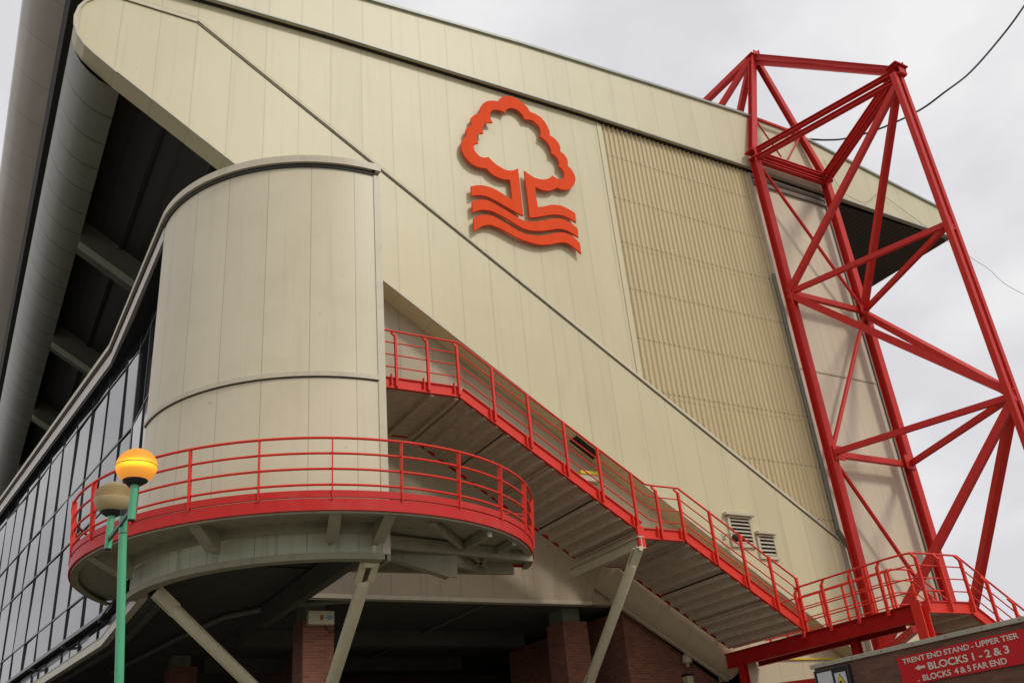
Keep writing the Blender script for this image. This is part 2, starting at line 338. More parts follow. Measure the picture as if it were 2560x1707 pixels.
# emblem outlines (x, z) in metres on the wall
EM_A = [(13.63,20.24),(13.52,20.16),(13.39,20.08),(13.26,20.04),(13.11,20.04),(12.95,20.09),(12.77,20.17),(12.64,20.27),(12.53,20.37),(12.44,20.31),(12.33,20.28),(12.21,20.29),(12.12,20.37),(12.04,20.48),(12.02,20.59),(12.06,20.70),(12.14,20.78),(12.22,20.82),(12.17,20.95),(12.16,21.07),(12.21,21.17),(12.31,21.25),(12.44,21.30),(12.41,21.42),(12.43,21.56),(12.51,21.70),(12.65,21.82),(12.83,21.88),(12.77,22.00),(12.75,22.16),(12.79,22.31),(12.88,22.42),(13.00,22.49),(13.14,22.51),(13.26,22.50),(13.35,22.46),(13.39,22.58),(13.49,22.71),(13.62,22.78),(13.77,22.80),(13.92,22.76),(14.05,22.64),(14.13,22.46),(14.27,22.51),(14.43,22.52),(14.58,22.44),(14.69,22.32),(14.73,22.16),(14.70,22.00),(14.66,21.90),(14.80,21.85),(14.94,21.74),(15.03,21.58),(15.06,21.42),(15.04,21.30),(15.17,21.26),(15.28,21.15),(15.32,21.02),(15.28,20.84),(15.39,20.77),(15.46,20.66),(15.47,20.53),(15.41,20.39),(15.32,20.31),(15.18,20.28),(15.05,20.30),(14.97,20.36),(14.87,20.24),(14.72,20.13),(14.58,20.07),(14.43,20.04),(14.23,20.05),(14.05,20.12),(13.87,20.22),(13.86,19.87),(13.87,19.21),(13.87,18.37),(14.03,18.42),(14.25,18.51),(14.48,18.61),(14.70,18.71),(14.93,18.77),(15.15,18.80),(15.36,18.77),(15.53,18.72),(15.68,18.65),(15.69,19.02),(15.56,19.09),(15.37,19.15),(15.15,19.19),(14.93,19.16),(14.73,19.10),(14.48,18.97),(14.34,18.91),(14.23,18.88),(14.21,19.26),(14.22,19.68),(14.36,19.64),(14.53,19.62),(14.71,19.65),(14.90,19.74),(15.07,19.89),(15.22,19.87),(15.40,19.89),(15.57,19.96),(15.72,20.10),(15.84,20.27),(15.91,20.48),(15.90,20.64),(15.85,20.77),(15.78,20.88),(15.66,20.97),(15.69,21.14),(15.67,21.30),(15.57,21.44),(15.43,21.51),(15.46,21.67),(15.43,21.83),(15.33,21.96),(15.23,22.04),(15.09,22.08),(15.09,22.27),(15.03,22.48),(14.94,22.64),(14.80,22.79),(14.60,22.86),(14.38,22.88),(14.31,23.02),(14.17,23.16),(13.98,23.27),(13.74,23.31),(13.51,23.28),(13.33,23.16),(13.20,23.03),(13.12,22.88),(13.00,22.87),(12.82,22.81),(12.66,22.72),(12.52,22.57),(12.42,22.38),(12.37,22.10),(12.27,22.06),(12.14,21.95),(12.03,21.81),(12.00,21.66),(12.03,21.49),(11.91,21.40),(11.82,21.29),(11.78,21.19),(11.79,20.97),(11.69,20.85),(11.61,20.70),(11.57,20.50),(11.58,20.33),(11.64,20.17),(11.75,20.00),(11.90,19.90),(12.07,19.84),(12.26,19.84),(12.43,19.88),(12.53,19.77),(12.69,19.67),(12.89,19.62),(13.07,19.63),(13.27,19.68),(13.28,19.32),(13.28,18.89),(13.15,18.94),(13.00,19.01),(12.80,19.09),(12.60,19.15),(12.41,19.17),(12.20,19.15),(12.00,19.09),(11.81,19.00),(11.80,18.63),(11.93,18.69),(12.11,18.75),(12.33,18.77),(12.55,18.73),(12.76,18.66),(13.00,18.57),(13.23,18.49),(13.43,18.42),(13.63,18.37),(13.63,18.99),(13.63,19.76)]
EM_B = [(11.80,18.39),(11.93,18.50),(12.12,18.58),(12.32,18.62),(12.51,18.59),(12.75,18.50),(13.02,18.41),(13.25,18.31),(13.45,18.23),(13.65,18.19),(13.86,18.21),(14.12,18.29),(14.39,18.40),(14.66,18.53),(14.88,18.61),(15.10,18.65),(15.34,18.61),(15.53,18.54),(15.70,18.42),(15.68,18.07),(15.50,18.16),(15.31,18.23),(15.10,18.25),(14.87,18.20),(14.60,18.09),(14.34,17.99),(14.08,17.91),(13.82,17.87),(13.58,17.88),(13.34,17.95),(13.11,18.06),(12.87,18.14),(12.66,18.21),(12.44,18.25),(12.25,18.23),(12.09,18.19),(11.92,18.10),(11.79,18.01)]
EM_C = [(11.80,17.79),(11.95,17.92),(12.13,18.01),(12.31,18.06),(12.51,18.06),(12.74,17.99),(12.97,17.90),(13.20,17.80),(13.44,17.72),(13.68,17.69),(13.95,17.71),(14.23,17.77),(14.49,17.88),(14.72,18.00),(14.94,18.08),(15.16,18.12),(15.38,18.08),(15.56,17.99),(15.70,17.85),(15.71,17.44),(15.54,17.57),(15.36,17.68),(15.18,17.74),(15.00,17.72),(14.80,17.64),(14.53,17.52),(14.27,17.44),(14.02,17.40),(13.73,17.41),(13.45,17.44),(13.21,17.50),(12.98,17.58),(12.75,17.66),(12.55,17.70),(12.38,17.71),(12.22,17.66),(12.07,17.58),(11.93,17.45),(11.79,17.31)]
CABLE = [(28.98,20.35,26.53),(30.01,20.20,26.71),(31.15,20.00,27.03),(32.52,19.20,27.41),(33.93,18.00,27.99),(34.70,17.00,28.54),(36.16,16.30,29.71),(37.78,15.20,31.52),(38.81,14.20,32.96),(40.95,13.00,35.79)]
WIRE = [(29.35,20.20,25.41),(29.59,20.20,24.65),(29.98,20.20,23.94),(30.54,20.20,23.72),(31.17,20.20,23.69),(31.65,20.20,23.91),(32.02,20.20,24.19),(32.47,20.20,24.57),(32.69,20.20,24.52),(33.05,20.20,24.40),(35.37,20.20,23.41),(36.63,20.20,23.00),(36.82,19.50,21.68),(36.74,19.00,20.89),(36.51,18.50,19.87),(36.77,18.00,19.07),(36.37,17.00,17.93)]
# ================================================================== setting
g = MB().box(-400, 600, -300, 900, -0.5, 0).build('ground', M['asphalt']); tag(g, kind='structure')

MB().add([(-400, 22, 0.004), (400, 22, 0.004), (400, 900, 0.004), (-400, 900, 0.004)], [(0, 1, 2, 3)]).build('dark_ground_sheet', M['groundsheet'])  # unseen dark sheet added to cut light bouncing up beneath the stand
tag(bpy.data.objects['dark_ground_sheet'], kind='structure')
# ================================================================== the stand
stand = empty('stadium_stand', (14, 20.5, 0), 'large cream-clad stadium stand with sloping tier, corrugated panel and long roof', 'stadium stand')
def zlow(x): return 17.75-0.6475*(x-4.53)                   # lower edge of the sloping band
def zgro(x): return 22.30-0.6475*(x-3.34)                   # top of the sloping band
def zgut(x):
    pts = [(-1.0, 22.95), (3.71, 23.30), (7.28, 23.47), (12.45, 23.58), (16.5, 23.67), (24.6, 23.66), (29.8, 23.60), (37.2, 23.45)]
    for (a, za), (b_, zb) in zip(pts, pts[1:]):
        if x <= b_: return za+(zb-za)*(x-a)/(b_-a)
    return pts[-1][1]
top_pts = [(-1.0, 24.62), (3.0, 24.98), (8.4, 25.45), (14.3, 25.95), (20.4, 26.28), (24.9, 26.48), (27.3, 26.46), (28.9, 26.32), (31.0, 25.97), (34.2, 25.44), (37.15, 24.97)]
gx = [37.2, 33, 29.8, 27, 24.6, 20, 16.5, 12.45, 7.28, 3.71, 0.1]
# roof end fascia, following the roof pitch
MB().prism(top_pts + [(37.2, 23.45)] + [(x, zgut(x)) for x in gx[1:]], 20.30, 20.47).build('end_fascia', M['fascia'], stand)
mb = MB()
for a, b_ in zip(top_pts, top_pts[1:]): mb.bar((a[0], 20.28, a[1]+0.03), (b_[0], 20.28, b_[1]+0.03), 0.14, 0.10)
mb.build('roof_edge_flashing', M['gutter'], stand)
mb = MB()
for a, b_ in zip(gx, gx[1:]): mb.bar((a, 20.285, zgut(a)+0.0), (b_, 20.285, zgut(b_)+0.0), 0.05, 0.05)
mb.build('gutter', M['gutter'], stand)
mb = MB()
for a, b_ in zip(gx, gx[1:]):
    if a <= 29.9: mb.bar((a, 20.45, zgut(a)-0.03), (b_, 20.45, zgut(b_)-0.03), 0.08, 0.05)
mb.build('fascia_shadow_strip', M['black'], stand)  # black bar standing in for the shade beneath the fascia
# roof surface, nose at the far left and underside
roofn = []
for k in range(13):
    a = math.pi*(0.5+k/12*0.88); roofn.append((0.0-1.0+1.0*math.cos(a)*0.45+0.12, 24.0+0.62*math.sin(a)))
MB().sheet([(-1.0, 24.62), (-1.12, 24.3), (-1.05, 23.95), (-0.8, 23.65), (-0.4, 23.38), (0.0, 23.22)], 20.30, 130).build('roof_nose', M['roofnose'], stand)
mb = MB()
mb.sheet([(x, z+0.02) for x, z in top_pts], 20.48, 130, False)
mb.box(37.1, 37.2, 20.48, 130, 23.45, 24.97)
mb.build('roof_sheeting', M['gutter'], stand)
MB().sheet([(0.0, 23.2), (0.12, 23.0), (0.5, 23.0), (0.5, 23.3)], 20.5, 130, False).build('roof_edge_trim', M['dark'], stand)
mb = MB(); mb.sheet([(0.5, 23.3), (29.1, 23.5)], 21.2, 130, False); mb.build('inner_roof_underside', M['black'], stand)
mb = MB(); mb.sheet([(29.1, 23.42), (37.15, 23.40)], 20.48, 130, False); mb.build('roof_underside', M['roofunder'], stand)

# main end wall above the sloping band (left of and under the corrugated panel)
wall = [(1.1, 24.0), (1.1, 22.30), (3.34, 22.30), (17.50, zgro(17.50)), (17.50, 24.0)]
MB().prism(wall, 20.50, 20.75).build('end_wall', M['clad'], stand)
MB().prism([(17.5, 24.0), (17.5, zgro(17.5)), (24.72, zgro(24.72)), (24.72, 24.0)], 20.62, 20.75).build('backing_wall', M['black'], stand)
# corrugated sheeting
mb = MB(); N = 34*10; vs_ = []; fs_ = []
X0, X1 = 17.52, 24.66
for i in range(N+1):
    x = X0+(X1-X0)*i/N; ph = (x/0.21) % 1.0
    y = 20.545 - 0.055*(1 if 0.2 < ph < 0.5 else (0 if (ph > 0.62 or ph < 0.08) else 0.5+0.0)) 
    vs_ += [(x, y, zgro(x)-0.02), (x, y, 23.62)]
for i in range(N): fs_.append((2*i, 2*i+2, 2*i+3, 2*i+1))
mb.add(vs_, fs_).build('corrugated_sheeting', M['corr'], stand)
# strips beside the corrugated panel
MB().box(17.36, 17.55, 20.47, 20.5, zgro(17.45), 23.55).build('cover_strip', M['clad'], stand)
mb = MB().box(24.66, 24.80, 20.42, 20.62, 0, 23.5).build('corner_trim_strip', M['trim'], stand)
mb = MB(); mb.tube([(24.60, 20.38, 18.7), (24.62, 20.38, 8.9)], 0.07, 10); mb.tube([(24.62, 20.38, 8.9), (24.9, 20.34, 8.3), (25.0, 20.34, 0)], 0.08, 10)
mb.build('downpipe', M['galv'], stand)
# pale strip behind the truss tower
MB().box(24.80, 28.95, 20.50, 20.75, 0, 23.6).build('pale_end_strip', M['strip'], stand)
mb = MB().box(24.85, 28.9, 20.47, 20.50, 14.86, 14.92).box(24.85, 28.9, 20.465, 20.47, 14.90, 14.925)
mb.build('strip_cover_bead', M['trim'], stand)
mb = MB().box(24.8, 28.98, 20.40, 20.50, 23.0, 23.12).box(24.85, 28.9, 20.42, 20.5, 23.3, 23.42); mb.build('strip_head_trim', M['galv'], stand)
mb = MB().box(28.95, 29.05, 20.44, 60, 0, 23.5).build('end_corner_trim', M['galv'], stand)
# sloping band with its rounded nose
band = [(1.30, 22.38), (3.34, 22.38)]
xe = 24.60
band += [(xe, zgro(xe)+0.05), (xe, zlow(xe)), (1.46, zlow(1.46)), (0.89, 20.16), (0.62, 20.38), (0.42, 20.66), (0.31, 20.98), (0.29, 21.25), (0.35, 21.58), (0.48, 21.85), (0.70, 22.10), (0.98, 22.29)]
MB().prism(band, 20.42, 21.05).build('sloping_band', M['clad'], stand)
# rim around the nose and flashing along the top of the band
rim = [(3.34, 22.42), (1.30, 22.42), (0.96, 22.33), (0.67, 22.14), (0.44, 21.88), (0.31, 21.60), (0.25, 21.25), (0.27, 20.97), (0.38, 20.64), (0.59, 20.35), (0.87, 20.12), (1.46, zlow(1.46)-0.03)]
mb = MB()
rin = []
for i, (x, z) in enumerate(rim):
    p0 = Vector(rim[max(i-1, 0)]); p1 = Vector(rim[min(i+1, len(rim)-1)]); d = (p1-p0).normalized(); rin.append((x-d.y*0.075, z+d.x*0.075) if True else 0)
for i in range(len(rim)-1):
    a, b_, c_, d_ = rim[i], rim[i+1], rin[i+1], rin[i]
    mb.add([(a[0], 20.37, a[1]), (b_[0], 20.37, b_[1]), (c_[0], 20.37, c_[1]), (d_[0], 20.37, d_[1]), (a[0], 20.44, a[1]), (b_[0], 20.44, b_[1]), (c_[0], 20.44, c_[1]), (d_[0], 20.44, d_[1])], [(0, 1, 2, 3), (0, 4, 5, 1), (2, 6, 7, 3)])
mb.bar((1.46, 20.395, zlow(1.46)+0.02), (xe, 20.395, zlow(xe)+0.02), 0.06, 0.05)
mb.build('band_rim', M['trim'], stand)
mb = MB()
for (xa, za), (xb, zb_) in (((1.3, 22.42), (3.34, 22.42)), ((3.34, 22.42), (xe, zgro(xe)+0.06))):
    s_ = [(20.499, 0.24), (20.41, 0.07), (20.41, 0.03), (20.499, 0.03)]
    mb.add([(xa, y, za+d) for y, d in s_]+[(xb, y, zb_+d) for y, d in s_], [(0, 1, 2, 3), (7, 6, 5, 4)]+[(i, i+4, (i+1) % 4+4, (i+1) % 4) for i in range(4)])
mb.build('band_flashing', M['trim'], stand)
mb = MB(); mb.bar((3.34, 20.41, 22.335), (xe, 20.41, zgro(xe)+0.035), 0.02, 0.025); mb.bar((1.3, 20.41, 22.36), (3.34, 20.41, 22.36), 0.02, 0.035)
mb.build('shadow_gap', M['dark'], stand)
# tier nose running away along the side, and the ribbed underside behind it
prof = [(1.30, 22.38), (0.98, 22.29), (0.70, 22.10), (0.48, 21.85), (0.35, 21.58), (0.29, 21.25), (0.31, 20.98), (0.42, 20.66), (0.60, 20.33), (0.84, 20.08), (1.10, 19.90), (1.36, 19.79), (1.635, 19.74)]
MB().sheet(prof, 21.05, 130).build('tier_nose', M['nose'], stand)
mb = MB(); mb.sheet([(1.635, 19.74), (1.635, 20.5)], 21.05, 130, False); mb.build('nose_inner_face', M['dark'], stand)
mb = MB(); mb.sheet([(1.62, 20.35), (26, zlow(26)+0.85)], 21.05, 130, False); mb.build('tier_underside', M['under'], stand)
mb = MB(); mb.sheet([(1.3, 22.38), (26.0, 8.0)], 21.05, 130, False); mb.build('tier_topside', M['dark'], stand)
ys = [28.5+7.55*k for k in range(8)]
for y in ys:
    rb = MB().prism([(1.63, 20.45), (1.63, 19.40), (12, zlow(12)+0.05), (12, zlow(12)+1.0)], y, y+0.7).build('rib', M['rib'], stand)
    MB().prism([(1.63, 19.36), (1.63, 19.22), (12, zlow(12)-0.13), (12, zlow(12)+0.02)], y-0.18, y+0.05).build('rib_flange', M['ribflange'], rb)
mb = MB()
for y in ys[:4]:
    mb.tube([(3.2, y+0.1, zlow(3.2)-0.1), (5.2, y+5.0, zlow(5.2)+0.1)], 0.05, 6)
mb.build('underside_tie', M['rib'], stand)
mb = MB()
for x in (2.9, 4.3, 5.7, 7.1): mb.bar((x, 21.1, zlow(x)+0.72), (x, 90, zlow(x)+0.72), 0.12, 0.16)
mb.build('underside_purlin', M['dark'], stand)
# recessed wall below the band, rounded under, then down to the soffit
def zend(x): return 6.78-0.583*(x-16.26)
vs_ = []; fs_ = []; R = 0.85; xs = [15.7+0.2*i for i in range(22)]+[20.1]
prof = [(21.06, 99)] + [(21.06+R*(1-math.cos(a*math.pi/2/8)), R-R*math.sin(a*math.pi/2/8)) for a in range(9)]
for x in xs:
    for y, dz in prof: vs_.append((x, y, zlow(x)+0.6 if dz == 99 else zend(x)+dz))
n_ = len(prof)
for i in range(len(xs)-1):
    for k in range(n_-1): fs_.append((i*n_+k, (i+1)*n_+k, (i+1)*n_+k+1, i*n_+k+1))
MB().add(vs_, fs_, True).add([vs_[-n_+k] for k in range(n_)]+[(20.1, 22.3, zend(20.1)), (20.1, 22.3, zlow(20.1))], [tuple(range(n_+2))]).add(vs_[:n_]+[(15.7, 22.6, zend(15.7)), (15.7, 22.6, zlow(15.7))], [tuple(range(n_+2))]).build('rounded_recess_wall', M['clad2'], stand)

MB().box(6.95, 15.75, 22.05, 22.3, 6.68, 6.785).build('recess_drip_trim', M['trim'], stand)
MB().bar((16.2, 21.93, zend(16.2)-0.01), (20.1, 21.93, zend(20.1)-0.01), 0.12, 0.05).build('rounded_wall_trim', M['trim'], stand)
MB().box(20.1, 24.8, 21.06, 21.2, 0, 11).build('low_side_wall', M['clad2'], stand)
MB().box(20.6, 24.4, 21.0, 21.06, 4.97, 5.01).build('yellow_edge_strip', M['yellow'], stand)
mb = MB().prism([(14.75, zlow(14.75)-0.03), (15.5, zlow(15.5)-0.03), (15.5, zlow(15.5)+0.02), (14.75, zlow(14.75)+0.02)], 20.5, 20.9).build('soffit_slot', M['black'], stand)
vs_ = []; fs_ = []; xs = [6.95+0.25*i for i in range(36)]
prof = [(21.055, 99)] + [(21.055+1.05*((k/12)**2*(3-2*k/12)), 1.05-1.45*k/12) for k in range(13)] + [(22.105, -99)]
for x in xs:
    for y, dz in prof: vs_.append((x, y, zlow(x)+0.6 if dz == 99 else (6.78 if dz == -99 else max(zend(x)+dz, 6.785))))
n_ = len(prof)
for i in range(len(xs)-1):
    for k in range(n_-1): fs_.append((i*n_+k, (i+1)*n_+k, (i+1)*n_+k+1, i*n_+k+1))
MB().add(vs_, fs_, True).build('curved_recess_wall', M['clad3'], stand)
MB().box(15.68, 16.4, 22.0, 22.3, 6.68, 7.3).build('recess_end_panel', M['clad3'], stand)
# undercroft
MB().box(6.95, 29, 22.3, 90, 6.78, 7.0).build('undercroft_ceiling', M['ceil'], stand)
MB().box(-1.5, 60, 60, 60.3, 0, 7).build('undercroft_back_wall', M['ceil'], stand)
mb = MB().box(9.5, 9.8, 29, 60, 0, 6.78).box(9.8, 40, 35, 35.3, 0, 6.78); mb.build('undercroft_partition', M['brickw'], stand)
mb = MB()
for x in (11.2, 14.2, 17.4): mb.box(x, x+1.5, 34.9, 35.0, 0, 4.6)
mb.build('undercroft_doorway', M['black'], stand)
mb = MB().prism([(16.83, 0), (20.3, 0), (20.3, zend(20.3)), (16.83, zend(16.83)+0.2)], 22.3, 22.6).box(16.83, 17.13, 22.6, 29, 0, 6.6)
mb.build('brick_base_wall', M['brick'], stand)
for y, x0_, x1_ in ((26.5, 7, 16), (31, 7, 16)): MB().box(x0_, x1_, y, y+0.5, 6.35, 6.78).build('ceiling_beam', M['ceil'], stand)

MB().tube([(8.2, 28.0, 6.6), (16, 28.0, 6.6)], 0.06, 8).tube([(12.4, 22.4, 6.70), (12.4, 34, 6.70)], 0.03, 8).build('ceiling_pipe', M['galv'], stand)
MB().box(12.6, 13.5, 34.85, 34.9, 2.4, 3.9).build('white_notice', M['paper'], stand)
# emblem on the wall
EM = empty('emblem', (14, 20.4, 20), 'orange-red tree over wavy water emblem mounted on the cream wall', 'emblem')
for k, pts in enumerate((EM_A, EM_B, EM_C)):
    MB().prism(pts, 20.30, 20.36).build('tree_outline' if k == 0 else 'water_wave', M['emblem'], EM)
mb = MB()
for x, z in ((12.2, 21.3), (13.0, 22.6), (14.9, 22.3), (15.7, 20.6), (14.1, 19.6), (14.9, 18.7), (12.3, 19.2), (13.0, 20.6)): mb.tube([(x, 20.36, z), (x, 20.5, z)], 0.015, 6)

# ================================================================== louvres, camera, lights on the wall
def louvre(x0, x1, z0, z1, n, hood, label):
    t = empty('wall_louvre', ((x0+x1)/2, 20.4, z0), label, 'vent', 'louvred vents low on the cream wall')
    mb = MB().box(x0-0.09, x0, 20.34, 20.42, z0-0.1, z1+0.02).box(x1, x1+0.09, 20.34, 20.42, z0-0.1, z1+0.02).box(x0, x1, 20.34, 20.42, z0-0.1, z0).box(x0, x1, 20.34, 20.42, z1-0.0, z1+0.05)
    mb.build('frame', M['trim'], t)
    MB().box(x0, x1, 20.40, 20.418, z0, z1).build('backing', M['black'], t)
    mb = MB()
    for k in range(n):
        z = z0+(z1-z0)*(k+0.15)/n; h = (z1-z0)/n
        mb.add([(x0, 20.34, z), (x1, 20.34, z), (x1, 20.395, z+h*0.5), (x0, 20.395, z+h*0.5), (x0, 20.34, z+0.012), (x1, 20.34, z+0.012), (x1, 20.395, z+h*0.5+0.012), (x0, 20.395, z+h*0.5+0.012)], [(0, 1, 2, 3), (7, 6, 5, 4), (0, 4, 5, 1), (2, 6, 7, 3)])
    mb.build('slats', M['trim'], t)
    MB().box(x0-hood, x1+hood, 20.24, 20.42, z1+0.06, z1+0.14).build('hood', M['trim'], t)
louvre(19.92, 20.70, 8.22, 9.02, 7, 0.2, 'larger seven-slat louvred vent with a projecting hood on the cream wall')
louvre(20.98, 21.58, 7.90, 8.50, 5, 0.09, 'smaller five-slat louvred vent to the right of the hooded one')
t = empty('security_camera', (19.7, 20.3, 8.3), 'small black dome security camera on a bracket beside the larger louvre', 'security camera')
MB().lathe((19.76, 20.08, 8.30), [(0.001, -0.13), (0.07, -0.11), (0.12, -0.05), (0.13, 0.02), (0.10, 0.09), (0.001, 0.11)], 18).build('dome', M['cable'], t)
MB().tube([(19.60, 20.42, 8.42), (19.60, 20.15, 8.46), (19.74, 20.08, 8.42)], 0.025, 8).box(19.53, 19.67, 20.39, 20.42, 8.34, 8.52).build('bracket', M['trim'], t)
for x0_, x1_, z, lb in ((14.95, 15.65, 10.15, 'yellow-topped box light on the recessed wall above the stairs'), (18.62, 19.1, 6.5, 'yellow-topped box light low behind the lower stair flight')):
    t = empty('wall_light', ((x0_+x1_)/2, 20.95, z-0.2), lb, 'wall light', 'yellow wall lights behind the stairs')
    MB().box(x0_, x1_, 20.86, 21.06, z-0.22, z-0.03).build('housing', M['trim'], t, 0.01)
    MB().box(x0_+0.02, x1_-0.02, 20.82, 21.06, z-0.03, z+0.08).build('cover', M['yellow'], t, 0.02)

# ================================================================== corner pavilion
pav = empty('corner_pavilion', (5, 20, 0), 'round-cornered cream pavilion with tinted glass side wall raised on struts', 'pavilion')
C0 = (6.82, 20.0)
MB().arcwall(C0, 3.70, 3.86, 6.16, 14.98, -90, -180, 56).build('curved_wall', M['drum'], pav)
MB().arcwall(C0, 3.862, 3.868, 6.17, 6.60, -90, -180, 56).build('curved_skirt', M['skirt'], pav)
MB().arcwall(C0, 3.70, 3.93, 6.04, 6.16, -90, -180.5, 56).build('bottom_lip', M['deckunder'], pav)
MB().arcwall(C0, 3.86, 3.905, 9.76, 9.86, -90, -180, 56).build('middle_bead', M['trim'], pav)
MB().arcwall(C0, 3.86, 3.875, 9.735, 9.76, -90, -180, 56).build('middle_bead_gap', M['dark'], pav)
MB().arcwall(C0, 3.6, 3.90, 14.98, 15.07, -90, -180, 56).build('cap_shadow_gap', M['dark'], pav)
mb = MB().arcwall(C0, 3.3, 3.97, 15.07, 15.25, -90, -180, 56).box(6.75, 6.95, 16.03, 21.0, 15.07, 15.25)
mb.build('cap_rim', M['trim'], pav)
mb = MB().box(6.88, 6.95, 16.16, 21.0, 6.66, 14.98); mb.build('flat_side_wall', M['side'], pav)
MB().box(6.80, 6.96, 16.115, 16.16, 6.16, 14.98).build('corner_trim', M['trim'], pav)
v = [(C0[0], C0[1], 15.2)]+[(C0[0]+3.4*math.cos(math.radians(-90-90*k/20)), C0[1]+3.4*math.sin(math.radians(-90-90*k/20)), 15.2) for k in range(21)]
MB().add(v, [(0, k+1, k+2) for k in range(20)]).box(2.95, 7, 20, 27, 15.1, 15.2).build('roof_deck', M['gutter'], pav)
v = [(6.9, 20, 6.84)]+[(C0[0]+3.75*math.cos(math.radians(-90-90*k/20)), C0[1]+3.75*math.sin(math.radians(-90-90*k/20)), 6.84) for k in range(21)]
MB().add(v, [(0, k+2, k+1) for k in range(20)]).build('curved_soffit', M['ceil'], pav)
OUT = [(2.93, 20.0), (2.84, 27.2), (0.92, 43.0), (-1.15, 60.0)]
GL = [(3.35, 20.0), (3.35, 24.8), (1.13, 43.0), (-0.94, 60.0)]
SL = [(3.10, 19.8), (3.13, 24.9), (0.92, 43.0), (-1.15, 60.0)]
def along(pts, z0, z1, t, name, mat, off=0.0):
    mb = MB()
    for (ax, ay), (bx, by) in zip(pts, pts[1:]): mb.bar((ax+off, ay, (z0+z1)/2), (bx+off, by, (z0+z1)/2), t, z1-z0)
    return mb.build(name, mat, pav)
along(OUT, 15.08, 15.25, 0.20, 'side_cap_rim', M['trim'], 0.02)
along(OUT, 15.0, 15.08, 0.16, 'side_cap_gap', M['dark'], 0.05)
along(OUT, 14.60, 15.0, 0.10, 'head_fascia', M['roofnose'], 0.06)
along([(2.93, 20), (2.93, 24.0), (2.84, 27.2), (0.92, 43), (-1.15, 60)], 14.50, 14.58, 0.6, 'head_soffit', M['black'], 0.35)
along(GL, 12.15, 14.5, 0.10, 'dark_reflection_band', M['mull'], 0.08)  # dark panel put in for the overhang's reflection in the upper glass
along(GL, 11.68, 11.73, 0.05, 'transom', M['mull']); along(GL, 9.99, 10.04, 0.05, 'transom', M['mull']); along(GL, 7.88, 7.93, 0.05, 'transom', M['mull'])
along(GL, 14.0, 14.05, 0.05, 'transom', M['mull'])
def gpt(y):
    for (ax, ay), (bx, by) in zip(GL, GL[1:]):
        if y <= by: return ax+(bx-ax)*(y-ay)/(by-ay)
for y in [20.1, 21.6, 23.2, 24.8]+[26.03+1.765*k for k in range(19)]:
    x = gpt(y); w = 0.16 if abs(y-24.8) < 0.01 else 0.045
    MB().box(x-0.03, x+0.02, y-w/2, y+w/2, 6.2, 14.5).build('mullion', M['mull'], pav)
mys = [20.0, 21.6, 23.2, 24.8]+[26.03+1.765*k for k in range(19)]; rg = random.Random(3)
for ya, yb in zip(mys, mys[1:]):
    mb = MB()
    for za, zb in ((6.2, 7.9), (7.9, 10.01), (10.01, 11.7), (11.7, 14.02), (14.02, 14.5)):
        t1, t2 = rg.uniform(-.014, .014), rg.uniform(-.012, .012)
        mb.add([(gpt(ya)-t1-t2, ya, za), (gpt(yb)+t1-t2, yb, za), (gpt(yb)+t1+t2, yb, zb), (gpt(ya)-t1+t2, ya, zb)], [(0, 1, 2, 3)])
    mb.build('glass_bay', M['glass'], pav)
along(SL, 6.05, 6.24, 0.16, 'sill', M['trim'], 0.10); along(SL, 6.10, 6.14, 0.4, 'sill_soffit', M['ceil'], 0.36); along(SL, 6.24, 6.27, 0.1, 'sill_lip', M['galv'], 0.06)
# maintenance rail outside the glass
RL = [(3.12, 20.5), (3.13, 25.2), (0.92, 43.0), (-1.15, 60.0)]
mr = MB()
for (ax, ay), (bx, by) in zip(RL, RL[1:]):
    mr.bar((ax, ay, 6.83), (bx, by, 6.83), 0.05, 0.10); mr.bar((ax+.2, ay, 6.62), (bx+.2, by, 6.62), 0.05, 0.10)
mr.build('maintenance_rail', M['mull'], pav)
for y in [22.5, 25.2, 28.7, 32.3, 35.8, 39.3, 42.9, 46.4]:
    x = (3.13 if y < 25.2 else 3.13-0.1242*(y-25.2)); MB().bar((x-0.05, y, 6.7), (x+0.3, y, 6.62), 0.10, 0.06).bar((x+0.2, y, 6.62), (x+0.2, y, 6.2), 0.07, 0.07).build('rail_bracket', M['mull'], pav)
mb = MB(); mb.add([(3.15, 19.9, 6.84), (6.95, 19.9, 6.84), (6.95, 60, 6.84), (-1.05, 60, 6.84), (1.02, 43, 6.84), (3.2, 24.9, 6.84)], [(0, 1, 2, 3, 4, 5)])
mb.build('pavilion_soffit', M['ceil'], pav)
along(GL, 6.0, 6.86, 0.12, 'inner_apron', M['ceil'], 0.25)
MB().tube([(4.6, 33.0, 6.7), (5.4, 27.5, 6.7), (6.0, 24.6, 6.72), (7.0, 23.2, 6.72), (8.6, 22.4, 6.72)], 0.07, 8).build('soffit_beam', M['pad'], pav)
MB().box(6.90, 6.97, 16.14, 17.0, 6.04, 6.66).build('side_lip', M['deckunder'], pav); MB().bar((6.7, 17.0, 6.5), (6.7, 23.5, 6.5), 0.2, 0.5).build('edge_beam', M['ceil'], pav)
MB().add([(6.95, 16.55, 14.66), (7.10, 16.55, 14.66), (7.04, 16.55, 14.34), (6.95, 16.55, 14.34), (6.95, 16.6, 14.66), (7.10, 16.6, 14.66), (7.04, 16.6, 14.34), (6.95, 16.6, 14.34)], [(0, 1, 2, 3), (7, 6, 5, 4), (0, 4, 5, 1), (1, 5, 6, 2), (2, 6, 7, 3)]).build('side_flag_bracket', M['trim'], pav)

